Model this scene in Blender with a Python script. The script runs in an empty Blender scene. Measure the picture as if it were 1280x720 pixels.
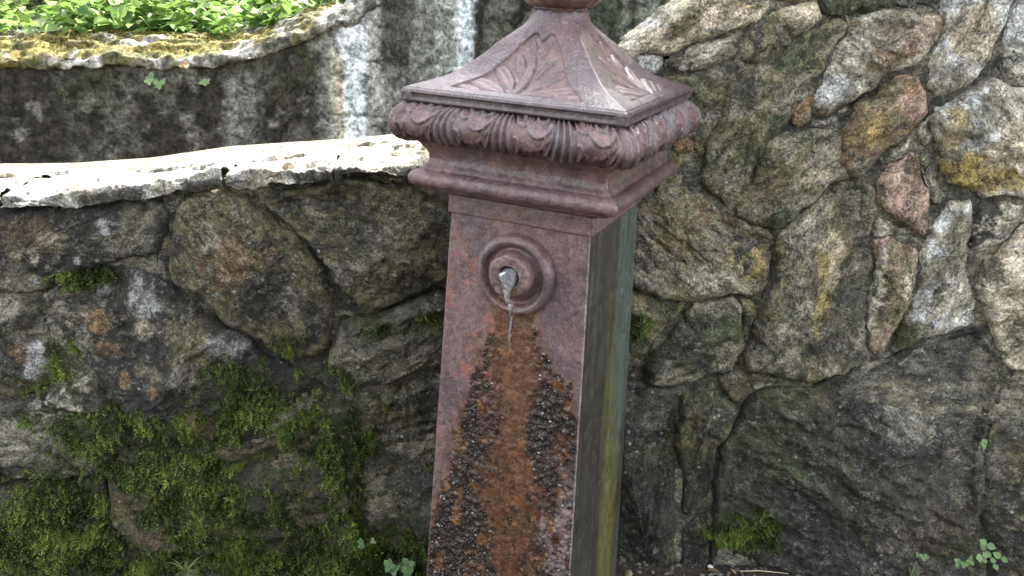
import bpy, math, random
import numpy as np
from mathutils import Vector, Matrix

random.seed(7); RNG = np.random.default_rng(7)
scene = bpy.context.scene
COL = scene.collection

# ------------------------------------------------------------------ camera
CAM = np.array([.534, -1.326, 1.186]); FPX = 1050.0
_y, _p, _r = (math.radians(a) for a in (24.2, 20.82, 2.81))
FW = np.array([-math.sin(_y)*math.cos(_p), math.cos(_y)*math.cos(_p), -math.sin(_p)])
_ri = np.array([math.cos(_y), math.sin(_y), 0.0]); _up = np.cross(_ri, FW)
RI = math.cos(_r)*_ri + math.sin(_r)*_up; UP = -math.sin(_r)*_ri + math.cos(_r)*_up
cd = bpy.data.cameras.new('camera'); cam = bpy.data.objects.new('camera', cd); COL.objects.link(cam)
cd.sensor_width = 36; cd.lens = 36*FPX/1280; cd.clip_start = .02; cd.clip_end = 300
M = Matrix.Identity(4)
for i in range(3):
    M[i][0] = RI[i]; M[i][1] = UP[i]; M[i][2] = -FW[i]; M[i][3] = CAM[i]
cam.matrix_world = M; scene.camera = cam

# ------------------------------------------------------------------ sky and sun
SUN_AZ, SUN_EL = math.radians(14), math.radians(50)      # azimuth measured from +Y towards +X
world = bpy.data.worlds.new('World'); scene.world = world; world.use_nodes = True
wn = world.node_tree.nodes; wl = world.node_tree.links
sky = wn.new('ShaderNodeTexSky'); sky.sky_type = 'NISHITA'; sky.sun_disc = False
sky.sun_elevation = SUN_EL; sky.sun_rotation = SUN_AZ
sky.air_density = 1.0; sky.dust_density = 3.0; sky.ozone_density = .6
hs = wn.new('ShaderNodeHueSaturation'); hs.inputs['Saturation'].default_value = .25
wl.new(sky.outputs[0], hs.inputs['Color']); wl.new(hs.outputs[0], wn['Background'].inputs[0])
wn['Background'].inputs[1].default_value = .15
ld = bpy.data.lights.new('sun', 'SUN'); ld.energy = 4.0; ld.angle = math.radians(.53); ld.color = (1, .95, .86)
sun = bpy.data.objects.new('sun', ld); COL.objects.link(sun); sun.location = (2, 6, 9)
SUN = Vector((math.sin(SUN_AZ)*math.cos(SUN_EL), math.cos(SUN_AZ)*math.cos(SUN_EL), math.sin(SUN_EL)))
sun.rotation_euler = SUN.to_track_quat('Z', 'Y').to_euler()
vs = scene.view_settings
vs.view_transform = 'Standard'; vs.look = 'None'; vs.gamma = 1; vs.use_curve_mapping = False
vs.exposure = 3.05
scene.cycles.max_bounces = 8; scene.cycles.transparent_max_bounces = 8

# ------------------------------------------------------------------ helpers
def ray(x, y): return FW + RI*(x-640)/FPX + UP*(360-y)/FPX
def on_plane(x, y, p, n):
    d = ray(x, y); return CAM + d*(np.dot(np.asarray(p)-CAM, n)/np.dot(d, n))
def on_z(x, y, z):
    d = ray(x, y); return CAM + d*((z-CAM[2])/d[2])

def vn(p):
    p = np.asarray(p, np.float32); fl = np.floor(p); f = p-fl; i = fl.astype(np.int32).view(np.uint32)
    f = f*f*f*(f*(f*6-15)+10)
    K = (np.uint32(374761393), np.uint32(668265263), np.uint32(2246822519))
    X, Y, Z = ((i[..., k]*K[k], (i[..., k]+np.uint32(1))*K[k]) for k in range(3))
    u, v, w = f[..., 0], f[..., 1], f[..., 2]
    def H(a, b, c):
        h = a ^ b ^ c; h = (h ^ (h >> np.uint32(15)))*np.uint32(1274126177); h ^= h >> np.uint32(13); h *= np.uint32(2654435761); h ^= h >> np.uint32(16)
        return h.astype(np.float32)
    def lx(b, c):
        q = H(X[0], b, c); return q+(H(X[1], b, c)-q)*u
    def ly(c):
        q = lx(Y[0], c); return q+(lx(Y[1], c)-q)*v
    q = ly(Z[0]); q = q+(ly(Z[1])-q)*w
    return q*np.float32(2/4294967295.0)-1
def fbm(p, octv=5, gain=.5, lac=2.03):
    p = np.asarray(p, np.float32); s = 0; a = 1; t = 0
    for k in range(octv):
        s = s + a*vn(p + np.float32(17.3*k)); t += a; a *= gain; p = p*np.float32(lac)
    return s/t*1.6
def sst(a, b, x):
    t = np.clip((x-a)/(b-a), 0, 1); return t*t*(3-2*t)
def mix(a, b, t):
    t = np.asarray(t)[..., None]; return np.asarray(a)*(1-t) + np.asarray(b)*t

def mesh_np(name, V, F, mat, parent=None, smooth=True, attrs=None, origin=None):
    """F: (n,3) or (n,4) int array or list of lists."""
    V = np.asarray(V, np.float64)
    if parent is not None: origin = parent['_o'] if '_o' in parent.keys() else (0, 0, 0)
    o3 = np.array(origin if origin is not None else (0, 0, 0), float)
    me = bpy.data.meshes.new(name)
    Fs = F if isinstance(F, list) and F and isinstance(F[0], np.ndarray) and F[0].ndim == 2 else [np.asarray(F)]
    nl = sum(f.size for f in Fs); npoly = sum(len(f) for f in Fs)
    me.vertices.add(len(V)); me.vertices.foreach_set('co', (V-o3).astype(np.float32).ravel())
    me.loops.add(nl); me.loops.foreach_set('vertex_index', np.concatenate([f.ravel() for f in Fs]).astype(np.int32))
    tot = np.concatenate([np.full(len(f), f.shape[1]) for f in Fs]).astype(np.int32)
    me.polygons.add(npoly); me.polygons.foreach_set('loop_start', (np.cumsum(tot)-tot).astype(np.int32)); me.polygons.foreach_set('loop_total', tot)
    me.polygons.foreach_set('use_smooth', np.full(npoly, bool(smooth)))
    me.update(calc_edges=True)
    for k, a in (attrs or {}).items():
        a = np.asarray(a, np.float32)
        if a.ndim == 1:
            at = me.attributes.new(k, 'FLOAT', 'POINT'); at.data.foreach_set('value', a)
        else:
            at = me.attributes.new(k, 'FLOAT_VECTOR', 'POINT'); at.data.foreach_set('vector', a.ravel())
    me.materials.append(mat)
    o = bpy.data.objects.new(name, me); COL.objects.link(o)
    if parent is not None: o.parent = parent
    elif origin is not None: o.location = o3
    return o
def tag(o, label=None, cat=None, group=None, kind=None):
    if label: o['label'] = label
    if cat: o['category'] = cat
    if group: o['group'] = group
    if kind: o['kind'] = kind
    return o
def thing(name, loc, label, cat, group=None):
    o = bpy.data.objects.new(name, None); COL.objects.link(o); o.location = loc; o.empty_display_size = .1
    o['_o'] = [float(c) for c in loc]
    return tag(o, label, cat, group)
def gridf(nu, nv, wrap=False):
    a = np.arange(nu if wrap else nu-1); b = np.arange(nv-1)
    A, B = np.meshgrid(a, b, indexing='ij'); A2 = (A+1) % nu
    return np.stack([A*nv+B, A2*nv+B, A2*nv+B+1, A*nv+B+1], -1).reshape(-1, 4)

# ------------------------------------------------------------------ materials
def newmat(name):
    m = bpy.data.materials.new(name); m.use_nodes = True
    nt = m.node_tree; b = nt.nodes['Principled BSDF']
    return m, nt, b
class NB:
    def __init__(s, nt): s.nt = nt; s.n = nt.nodes; s.l = nt.links
    def set(s, sock, v):
        if isinstance(v, bpy.types.NodeSocket): s.l.new(v, sock)
        else: sock.default_value = v
    def attr(s, name, out='Vector'):
        a = s.n.new('ShaderNodeAttribute'); a.attribute_name = name; return a.outputs[out]
    def coord(s): return s.n.new('ShaderNodeTexCoord').outputs['Object']
    def mapping(s, v, scale=(1,1,1), loc=(0,0,0)):
        m = s.n.new('ShaderNodeMapping'); s.l.new(v, m.inputs[0]); m.inputs['Scale'].default_value = scale; m.inputs['Location'].default_value = loc; return m.outputs[0]
    def noise(s, v, scale, detail=6, rough=.6, dist=0):
        n = s.n.new('ShaderNodeTexNoise'); s.l.new(v, n.inputs['Vector']); n.inputs['Scale'].default_value = scale
        n.inputs['Detail'].default_value = detail; n.inputs['Roughness'].default_value = rough; n.inputs['Distortion'].default_value = dist
        return n.outputs[0]
    def voro(s, v, scale, feature='F1'):
        n = s.n.new('ShaderNodeTexVoronoi'); n.feature = feature; s.l.new(v, n.inputs['Vector']); n.inputs['Scale'].default_value = scale; return n.outputs['Distance']
    def rng(s, v, a, b, c, d):
        n = s.n.new('ShaderNodeMapRange'); s.set(n.inputs[0], v)
        for i, q in enumerate((a, b, c, d)): n.inputs[i+1].default_value = q
        return n.outputs[0]
    def math(s, op, a, b=0.0):
        n = s.n.new('ShaderNodeMath'); n.operation = op; s.set(n.inputs[0], a); s.set(n.inputs[1], b); return n.outputs[0]
    def mix(s, fac, a, b, mode='MIX'):
        n = s.n.new('ShaderNodeMix'); n.data_type = 'RGBA'; n.blend_type = mode
        s.set(n.inputs[0], fac)
        for sock, v in ((n.inputs[6], a), (n.inputs[7], b)):
            if isinstance(v, tuple) and len(v) == 3: v = v+(1,)
            s.set(sock, v)
        return n.outputs[2]
    def grey(s, v):
        n = s.n.new('ShaderNodeCombineColor')
        for i in range(3): s.l.new(v, n.inputs[i])
        return n.outputs[0]
    def bump(s, h, strength=.5, dist=.003, normal=None):
        n = s.n.new('ShaderNodeBump'); n.inputs['Strength'].default_value = strength; n.inputs['Distance'].default_value = dist
        s.l.new(h, n.inputs['Height'])
        if normal is not None: s.l.new(normal, n.inputs['Normal'])
        return n.outputs[0]

def stone_material():
    m, nt, b = newmat('schist'); q = NB(nt)
    col = q.attr('Col'); fuv = q.attr('fuv'); moss = q.attr('moss', 'Fac'); oc = q.coord()
    n1 = q.noise(fuv, 30, 12, .74, .3)
    n2 = q.noise(oc, 210, 5, .7)
    n3 = q.noise(oc, 40, 10, .78, .3)
    vc = nt.nodes.new('ShaderNodeTexVoronoi'); nt.links.new(oc, vc.inputs['Vector']); vc.inputs['Scale'].default_value = 330
    sep = nt.nodes.new('ShaderNodeSeparateColor'); nt.links.new(vc.outputs['Color'], sep.inputs[0]); grain = sep.outputs[0]
    c = q.mix(1.0, col, q.grey(q.rng(n1, .40, .61, .45, 1.6)), 'MULTIPLY')
    c = q.mix(1.0, c, q.grey(q.rng(n2, .38, .64, .50, 1.55)), 'MULTIPLY')
    c = q.mix(1.0, c, q.grey(q.rng(grain, 0, 1, .72, 1.3)), 'MULTIPLY')
    spk = q.math('MULTIPLY', q.rng(n3, .52, .60, 0, 1), q.rng(q.math('ADD', n2, q.math('MULTIPLY', grain, .2)), .56, .66, 0, .85))
    c = q.mix(spk, c, q.mix(.42, col, (.66, .65, .58)))
    drk = q.math('MULTIPLY', q.rng(q.noise(fuv, 13, 11, .76, .5), .48, .42, 0, .7), q.rng(n2, .6, .42, .35, 1))
    c = q.mix(drk, c, (.020, .019, .015))
    crack = q.rng(q.voro(q.mapping(fuv, (1, .5, 1)), 15, 'DISTANCE_TO_EDGE'), 0, .018, 1, 0)
    crack = q.math('MULTIPLY', crack, q.rng(n3, .50, .56, 0, .85))
    c = q.mix(crack, c, (.012, .011, .010))
    lich = q.math('MULTIPLY', q.rng(q.voro(oc, 46), .20, .14, 0, 1), q.rng(q.noise(oc, 9, 4, .6), .54, .60, 0, .7))
    c = q.mix(lich, c, q.mix(q.rng(n2, .4, .6, 0, 1), (.30, .31, .27), (.58, .58, .52)))
    mm = q.math('MULTIPLY', q.rng(q.math('ADD', moss, q.math('MULTIPLY', q.math('SUBTRACT', n3, .5), 5.0)), .45, .85, 0, .85), q.rng(n2, .2, .5, .6, 1))
    mc = q.mix(q.rng(n2, .35, .65, 0, 1), (.014, .018, .006), (.075, .092, .024))
    c = q.mix(mm, c, mc)
    nt.links.new(c, b.inputs['Base Color'])
    h = q.math('ADD', q.math('MULTIPLY', n1, 1.2), q.math('MULTIPLY', n2, .5))
    h = q.math('SUBTRACT', q.math('ADD', h, q.math('MULTIPLY', n3, .7)), q.math('MULTIPLY', crack, .5))
    nt.links.new(q.bump(h, 1.0, .010), b.inputs['Normal'])
    nt.links.new(q.rng(n1, .3, .7, .80, .42), b.inputs['Roughness'])
    b.inputs['Specular IOR Level'].default_value = .45
    return m
def concrete_material():
    m, nt, b = newmat('stained_concrete'); q = NB(nt)
    col = q.attr('Col'); oc = q.coord()
    n1 = q.noise(oc, 30, 10, .72, .5); n2 = q.noise(oc, 90, 6, .65)
    c = q.mix(1.0, col, q.grey(q.rng(n1, .39, .62, .30, 1.8)), 'MULTIPLY')
    c = q.mix(1.0, c, q.grey(q.rng(n2, .36, .66, .5, 1.5)), 'MULTIPLY')
    nt.links.new(c, b.inputs['Base Color'])
    nt.links.new(q.bump(q.math('ADD', n1, q.math('MULTIPLY', n2, .6)), .9, .008), b.inputs['Normal'])
    b.inputs['Roughness'].default_value = .85; b.inputs['Specular IOR Level'].default_value = .25
    return m
def iron_material():
    """Painted cast iron; wet / rust / algae come from per-vertex attributes of wear."""
    m, nt, b = newmat('painted_cast_iron'); q = NB(nt)
    col = q.attr('Col'); wet = q.attr('wet', 'Fac'); oc = q.coord()
    n1 = q.noise(oc, 22, 8, .65); n2 = q.noise(oc, 260, 4, .6); n3 = q.noise(oc, 75, 6, .7)
    c = q.mix(1.0, col, q.grey(q.rng(n1, .3, .7, .72, 1.26)), 'MULTIPLY')
    c = q.mix(1.0, c, q.grey(q.rng(n3, .35, .65, .66, 1.34)), 'MULTIPLY')
    c = q.mix(1.0, c, q.grey(q.rng(n2, .35, .65, .75, 1.25)), 'MULTIPLY')
    c = q.mix(q.rng(n2, .60, .70, 0, .45), c, (.30, .24, .23))
    pit = q.math('MULTIPLY', q.rng(n3, .36, .30, 0, .7), 1.0)
    c = q.mix(pit, c, (.03, .016, .013))
    nt.links.new(c, b.inputs['Base Color'])
    h = q.math('ADD', q.math('MULTIPLY', n2, .8), q.math('MULTIPLY', n3, .8))
    bp = nt.nodes.new('ShaderNodeBump'); bp.inputs['Distance'].default_value = .0022
    nt.links.new(h, bp.inputs['Height']); nt.links.new(q.rng(wet, 0, 1, .42, .8), bp.inputs['Strength'])
    nt.links.new(bp.outputs[0], b.inputs['Normal'])
    r = q.math('ADD', q.rng(n1, .3, .7, .34, .50), q.math('MULTIPLY', wet, -.24))
    nt.links.new(r, b.inputs['Roughness'])
    b.inputs['Specular IOR Level'].default_value = .55
    return m
def plain(name, col, rough=.8, var=.5, scale=60, bump=0.0, spec=.3, trans=0.0):
    m, nt, b = newmat(name); q = NB(nt); oc = q.coord()
    n = q.noise(oc, scale, 6, .65)
    c = q.mix(1.0, col, q.grey(q.rng(n, .3, .7, 1-var, 1+var)), 'MULTIPLY')
    nt.links.new(c, b.inputs['Base Color']); b.inputs['Roughness'].default_value = rough; b.inputs['Specular IOR Level'].default_value = spec
    if bump: nt.links.new(q.bump(n, 1.0, bump), b.inputs['Normal'])
    return m
def leaf_mat(name, c1, c2, trans=.35, rough=.55, scale=9):
    m, nt, b = newmat(name); q = NB(nt)
    tint = q.attr('tint', 'Fac')
    c = q.mix(tint, c1, c2)
    nt.links.new(c, b.inputs['Base Color']); b.inputs['Roughness'].default_value = rough; b.inputs['Specular IOR Level'].default_value = .3
    t = nt.nodes.new('ShaderNodeBsdfTranslucent'); nt.links.new(c, t.inputs[0])
    mx = nt.nodes.new('ShaderNodeMixShader'); mx.inputs[0].default_value = trans
    nt.links.new(b.outputs[0], mx.inputs[1]); nt.links.new(t.outputs[0], mx.inputs[2]); nt.links.new(mx.outputs[0], nt.nodes['Material Output'].inputs[0])
    return m
M_STONE = stone_material(); M_CONC = concrete_material(); M_IRON = iron_material()
M_MOSS = leaf_mat('moss_green', (.014, .024, .006), (.20, .27, .052), .28, .6)
M_MOSSY = leaf_mat('moss_golden', (.06, .058, .012), (.20, .175, .045), .2, .8)
M_LEAF = leaf_mat('leaf_green', (.05, .115, .022), (.20, .30, .075), .38, .45)
M_CLOVER = leaf_mat('clover_green', (.09, .17, .06), (.20, .30, .13), .3, .5)
M_GRASS = leaf_mat('grass_green', (.10, .17, .05), (.24, .32, .13), .3, .5)
M_TREELEAF = leaf_mat('tree_leaf', (.05, .10, .02), (.09, .15, .035), .25, .5)
M_DRY = leaf_mat('dry_leaf', (.14, .075, .04), (.30, .21, .12), .15, .7)
M_STRAW = plain('straw', (.42, .38, .27), .7, .3, 40)
M_SOIL = plain('soil', (.035, .028, .022), .85, .7, 55, .01)
M_BANK = plain('grassy_bank', (.045, .060, .022), .9, .7, 18, .03)
M_BARK = plain('bark', (.10, .075, .05), .9, .5, 30, .01)
M_PEB = plain('pebble', (.11, .105, .095), .7, .6, 80)
M_BEIGE = plain('beige_chip', (.20, .155, .105), .8, .4, 90)
M_WHITE = plain('white_chip', (.6, .6, .57), .6, .15, 60)
mw, nt, b = newmat('water'); b.inputs['Base Color'].default_value = (.88, .93, 1, 1); b.inputs['Roughness'].default_value = .03; b.inputs['IOR'].default_value = 1.33; b.inputs['Transmission Weight'].default_value = .88
M_WATER = mw
m, nt, b = newmat('wet_crust'); q = NB(nt)
c = q.mix(q.attr('tint', 'Fac'), (.012, .010, .009), (.075, .032, .016)); nt.links.new(c, b.inputs['Base Color']); b.inputs['Roughness'].default_value = .10; b.inputs['Specular IOR Level'].default_value = .6
M_CRUST = m

m, nt, b = newmat('wet_grit'); q = NB(nt); nt.links.new(q.mix(q.noise(q.coord(), 300, 2), (.01, .01, .01), (.10, .085, .075)), b.inputs['Base Color']); b.inputs['Roughness'].default_value = .05; b.inputs['Specular IOR Level'].default_value = 1.0; b.inputs['Coat Weight'].default_value = 1.0; b.inputs['Coat Roughness'].default_value = .02
M_GLINT = m
# ------------------------------------------------------------------ walls: frames
class Wall:
    def __init__(s, p, ang, trace_off=.02):
        s.d = np.array([math.cos(ang), math.sin(ang), 0]); s.n = np.array([math.sin(ang), -math.cos(ang), 0]); s.p = np.array(p, float); s.off = trace_off
    def px(s, x, y, off=None):
        off = s.off if off is None else off
        q = on_plane(x, y, s.p+s.n*off, s.n); return np.array([(q-s.p) @ s.d, q[2]])
    def w(s, st, h):
        st = np.asarray(st); h = np.asarray(h)
        return s.p + st[..., :1]*s.d + h[..., None]*s.n + np.stack([np.zeros_like(h), np.zeros_like(h), st[..., 1]], -1)
WR = Wall((.30, .285, 0), math.radians(23)); WL = Wall((-.20, .165, 0), math.radians(30.5)); WB = Wall((-.573, 1.136, 0), math.radians(24), 0.0)

def poly_dist(pts, poly):
    a = poly; b = np.roll(poly, -1, 0); out = np.full(len(pts), 1e9)
    for p0, p1 in zip(a, b):
        d = p1-p0; L2 = d @ d+1e-12; t = np.clip(((pts-p0) @ d)/L2, 0, 1)
        e = pts-(p0+t[:, None]*d); out = np.minimum(out, (e*e).sum(1))
    return np.sqrt(out)
def inside(pts, poly):
    x, y = pts[:, 0], pts[:, 1]; c = np.zeros(len(pts), bool); n = len(poly)
    for i in range(n):
        (x0, y0), (x1, y1) = poly[i], poly[(i+1) % n]
        k = ((y0 > y) != (y1 > y)) & (x < (x1-x0)*(y-y0)/(y1-y0+1e-15)+x0); c ^= k
    return c
def resample(poly, n):
    q = np.vstack([poly, poly[:1]]); L = np.r_[0, np.cumsum(np.linalg.norm(np.diff(q, axis=0), axis=1))]
    t = np.linspace(0, L[-1], n, endpoint=False)
    return np.stack([np.interp(t, L, q[:, 0]), np.interp(t, L, q[:, 1])], 1), L[-1]

# colours (linear albedo)
DARK = (.056, .052, .039); OLIVE = (.195, .168, .092); GREY = (.240, .215, .155); PALE = (.50, .46, .365); CREAM = (.54, .46, .33)
ORANGE = (.34, .21, .11); PINK = (.40, .27, .21); YELLOW = (.42, .325, .105); BROWN = (.17, .12, .07); CHAR = (.035, .034, .034); GRN = (.075, .085, .040); WHITE = (.62, .62, .60)

MOSS_L = [(220,630,250,100,.52), (110,590,130,90,.5), (380,600,110,120,.5), (60,665,95,55,1), (205,575,75,50,1), (135,540,75,32,.9), (305,505,60,48,.95), (422,560,28,75,.95), (245,625,95,45,.85), (450,695,120,45,.95), (330,700,90,36,.8),
          (420,465,30,18,.8), (468,405,28,14,.9), (100,347,42,13,.8), (82,462,20,30,.9), (530,400,25,20,.6), (20,640,80,25,.7), (190,700,90,40,.8), (390,500,40,60,.55), (480,560,30,40,.3)]
MOSS_R = [(930,668,48,30,1), (800,410,14,22,.9), (1135,430,22,14,.7), (835,470,40,40,.35), (880,620,60,90,.25), (830,560,60,120,.3), (960,210,60,30,.3), (1255,555,25,20,.5), (850,160,30,40,.3), (1190,690,40,14,.6), (905,5,40,8,.5), (1010,480,60,20,.4)]
def moss_mask(W, ml, st):
    out = np.zeros(len(st))
    for x, y, rx, ry, a in ml:
        c = W.px(x, y); ex = abs(W.px(x+rx, y)[0]-c[0]); ey = abs(W.px(x, y+ry)[1]-c[1])
        r = np.sqrt(((st[:, 0]-c[0])/ex)**2+((st[:, 1]-c[1])/ey)**2)
        out = np.maximum(out, a*np.clip(1.5-r, 0, 1))
    return out

STEP = .0037
class StoneStore: pass
surf_pts = {'L': [], 'R': []}
def make_stone(W, key, poly_px, cols, patches=(), T=None, fol=None, skirt=.05, parent=None, seed=0, gap=-.0028, rough=1.0, moss=None, name='stone', tr=None, layer=1.0, tone=1.0, step=None):
    step = step or STEP
    rs = np.random.default_rng(seed+101)
    tr = tr or (lambda x, y: (x, y))
    P = np.array([W.px(*tr(*p)) for p in poly_px])
    # Chaikin once for softened corners
    Q = np.roll(P, -1, 0); P = np.stack([P*.90+Q*.10, P*.10+Q*.90], 1).reshape(-1, 2)
    # pole of inaccessibility
    lo, hi = P.min(0), P.max(0); g = rs.uniform(lo, hi, (900, 2)); g = g[inside(g, P)]
    dd = poly_dist(g, P); c = g[dd.argmax()]; cen = P.mean(0)
    size = math.sqrt((hi-lo).prod()); inr = dd.max()
    _, per = resample(P, 16)
    N = int(np.clip(per/step, 36, 420)); O, _ = resample(P, N)
    # irregular outline
    pn = np.c_[O*28, np.full(N, seed*1.7)]; off = np.stack([fbm(pn, 5, .62), fbm(pn+40, 5, .62)], 1)*.0075*min(1, size/.12)
    O = O+off; v = O-c; Lr = np.linalg.norm(v, axis=1)
    O = c+v*np.maximum(.3, (Lr-gap)/Lr)[:, None]
    Mr = int(np.clip(np.median(Lr)/step, 8, 90))
    rho = np.linspace(0, 1, Mr+1)[1:]; rho = 1-(1-rho)**1.15
    st = (c+rho[:, None, None]*(O-c)[None]).reshape(-1, 2); st = np.vstack([c[None], st])
    d = poly_dist(st, O)
    T = T if T is not None else rs.uniform(.016, .034)
    T = min(T*.62, inr*.5); ew = min(.004+.006*rs.random(), inr*.3)
    h = T*(1-np.exp(-d/ew*1.6))
    # chiselled facets
    F = np.full(len(st), 9.)
    for k in range(7):
        a = rs.uniform(0, 2*math.pi); sl = rs.uniform(.05, .42)*rough; o0 = c+(rs.uniform(-.38, .38, 2))*(hi-lo)
        F = np.minimum(F, ((st-o0) @ np.array([math.cos(a), math.sin(a)]))*sl+rs.uniform(0, .018))
    F = F-np.median(F); amp = 1-np.exp(-d/.02)
    h = h+np.clip(F, -.045, .03)*amp*.85
    fol = fol if fol is not None else rs.uniform(-.9, .9)
    ca, sa = math.cos(fol), math.sin(fol)
    al = (st-c) @ np.array([ca, sa]); ac = (st-c) @ np.array([-sa, ca])
    p3 = np.c_[st, np.full(len(st), seed*.37)]
    warp = fbm(p3*9, 3)*.02
    lay = fbm(np.c_[al*9, (ac+warp)*48, np.full(len(st), seed*2.1)], 5, .55)
    ledge = vn(np.c_[al*4, (ac+warp*1.5)*24, np.full(len(st), seed*1.3)]); ledge = np.tanh(ledge*5)
    rdg = 1-2*np.abs(fbm(p3*19+2, 5, .6))
    blk = vn(np.c_[al*16+.4*warp*50, ac*26, np.full(len(st), seed*.9)]); blk = np.tanh(blk*9)
    h = h+amp*rough*(.0034*lay*layer+.0042*ledge*layer+.0022*blk+.0052*fbm(p3*12, 6, .6)+.0042*rdg+.0030*fbm(p3*75, 4, .65))
    # broken chips at edge
    ch = fbm(p3*22+9, 3); h = h-np.where(d < .035, np.clip(ch-.35, 0, 1)*.028*np.exp(-d/.018), 0)
    h = np.maximum(h, -.012)
    # colours
    base, second = cols[0], cols[1]
    t = sst(-.25, .3, fbm(p3*14+3, 6, .66)+.35*lay)
    C = mix(base, second, t)
    if len(cols) > 2: C = mix(C, cols[2], sst(.18, .38, fbm(p3*17+31, 6, .7)))
    for (x, y, rx, ry, pc, a) in patches:
        x2, y2 = tr(x, y); q0 = W.px(x2, y2); ex = abs(W.px(x2+rx, y2)[0]-q0[0]); ey = abs(W.px(x2, y2+ry)[1]-q0[1])
        r = np.sqrt(((st[:, 0]-q0[0])/ex)**2+((st[:, 1]-q0[1])/ey)**2)+.72*fbm(p3*np.array([26, 18, 1])+seed, 6, .72)
        C = mix(C, pc, min(1, a*1.25)*sst(1.15, .7, r))
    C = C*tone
    ms = moss_mask(W, moss, st) if moss else np.zeros(len(st))
    # moss likes the joints and ledges low on the wall
    V = W.w(st, h)
    fu = np.c_[al+seed*.31, ac*1.9+seed*.17, h*2+seed*.07]
    # skirt rings into the wall
    last = np.arange(1+(Mr-1)*N, 1+Mr*N); nk = 2 if skirt < .1 else 16
    dk_ = np.array([.012, skirt]) if nk == 2 else np.linspace(.004, skirt, nk)
    Osm = np.stack([np.convolve(np.r_[O[-15:, k_], O[:, k_], O[:15, k_]], np.ones(31)/31, 'valid') for k_ in (0, 1)], 1)
    Ks, Cs_, Fs_, Ms_ = [], [], [], []
    for dq in dk_:
        j3 = np.c_[O*12, np.full(N, dq*12+seed)]; rr_ = fbm(j3*2.2, 5, .62)*.014*min(1, dq/.04) if nk > 2 else np.zeros(N)
        Ob = O*(1-min(1, dq/.025))+Osm*min(1, dq/.025) if nk > 2 else O
        Ok = Ob+(O-c)/np.linalg.norm(O-c, axis=1)[:, None]*rr_[:, None]; Ks.append(W.w(Ok, np.full(N, -dq)))
        Cs_.append(C[last]*(.85+.3*fbm(j3*2+3, 4))[:, None] if nk > 2 else C[last]*.8); Fs_.append(fu[last]*.8+np.array([0, 0, dq*1.6+.01])); Ms_.append(ms[last])
    V = np.vstack([V]+Ks); C = np.vstack([C]+Cs_); fu = np.vstack([fu]+Fs_); ms2 = np.concatenate([ms]+Ms_)
    nr = Mr+nk
    A, B = np.meshgrid(np.arange(nr-1), np.arange(N), indexing='ij'); B2 = (B+1) % N
    F4 = np.stack([1+A*N+B, 1+(A+1)*N+B, 1+(A+1)*N+B2, 1+A*N+B2], -1).reshape(-1, 4)
    j = np.arange(N); F3 = np.stack([np.zeros(N, int), 1+j, 1+(j+1) % N], -1)
    o = mesh_np(name, V, [F4, F3], M_STONE, parent, True, {'Col': np.clip(C, .01, .9), 'fuv': fu, 'moss': ms2})
    if moss:
        surf_pts[key].append((st, h))
    return o

def mortar(W, key, outline_px, parent, col, moss, step=.007, tr=None, back=.34):
    P = np.array([W.px(*p) for p in outline_px]); lo, hi = P.min(0), P.max(0)
    ns = int((hi[0]-lo[0])/step)+2; ntt = int((hi[1]-lo[1])/step)+2
    S, Tt = np.meshgrid(np.linspace(lo[0], hi[0], ns), np.linspace(lo[1], hi[1], ntt), indexing='ij')
    st = np.stack([S.ravel(), Tt.ravel()], 1); p3 = np.c_[st, np.zeros(len(st))]
    h = .001+.007*fbm(p3*18, 5, .6)+.003*fbm(p3*70, 3)
    C = mix(col[0], col[1], sst(-.3, .4, fbm(p3*15+7, 4))); C = mix(C, CHAR, .7*sst(.2, .6, fbm(p3*30+17, 4)))
    F = gridf(ns, ntt); cen = st[F].mean(1); F = F[inside(cen, P)]
    use, inv = np.unique(F, return_inverse=True); F = inv.reshape(-1, 4)
    o = mesh_np('mortar', W.w(st, h)[use], F, M_STONE, parent, True, {'Col': C[use], 'fuv': (p3*np.array([1, 2, 1]))[use], 'moss': moss_mask(W, moss, st)[use]})
    # rubble core behind the facing
    n = len(P); A = W.w(P, np.full(n, -.022)); B = W.w(P, np.full(n, -back))
    V = np.vstack([A, B]); Fc = [list(range(n)), list(range(2*n-1, n-1, -1))]+[[i, i+n, (i+1) % n+n, (i+1) % n] for i in range(n)]
    me = bpy.data.meshes.new('core'); me.from_pydata([tuple(v-np.array(parent['_o'])) for v in V], [], Fc); me.materials.append(M_STONE)
    at = me.attributes.new('Col', 'FLOAT_VECTOR', 'POINT'); at.data.foreach_set('vector', np.tile(np.array(GREY, np.float32)*.7, 2*n))
    at = me.attributes.new('fuv', 'FLOAT_VECTOR', 'POINT'); at.data.foreach_set('vector', V.astype(np.float32).ravel())
    co = bpy.data.objects.new('core', me); COL.objects.link(co); co.parent = parent
    return o

GZ = -.05
# ------------------------------------------------------------------ ground
gx = np.r_[np.linspace(-60, -2, 12), np.linspace(-1.9, 2.4, 180), np.linspace(2.6, 60, 12)]; gy = np.r_[np.linspace(-60, -1.2, 12), np.linspace(-1.1, 1.0, 90), np.linspace(1.1, 60, 12)]
GX, GY = np.meshgrid(gx, gy, indexing='ij'); pg = np.stack([GX.ravel(), GY.ravel(), np.zeros(GX.size)], 1)
pg[:, 2] = GZ-.16*sst(.02, -.30, pg[:, 0])-.004+.010*fbm(pg*np.array([6, 6, 1]), 4)+.004*fbm(pg*40, 3)
ground = tag(mesh_np('ground', pg, gridf(len(gx), len(gy)), M_SOIL), kind='structure')

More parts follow.
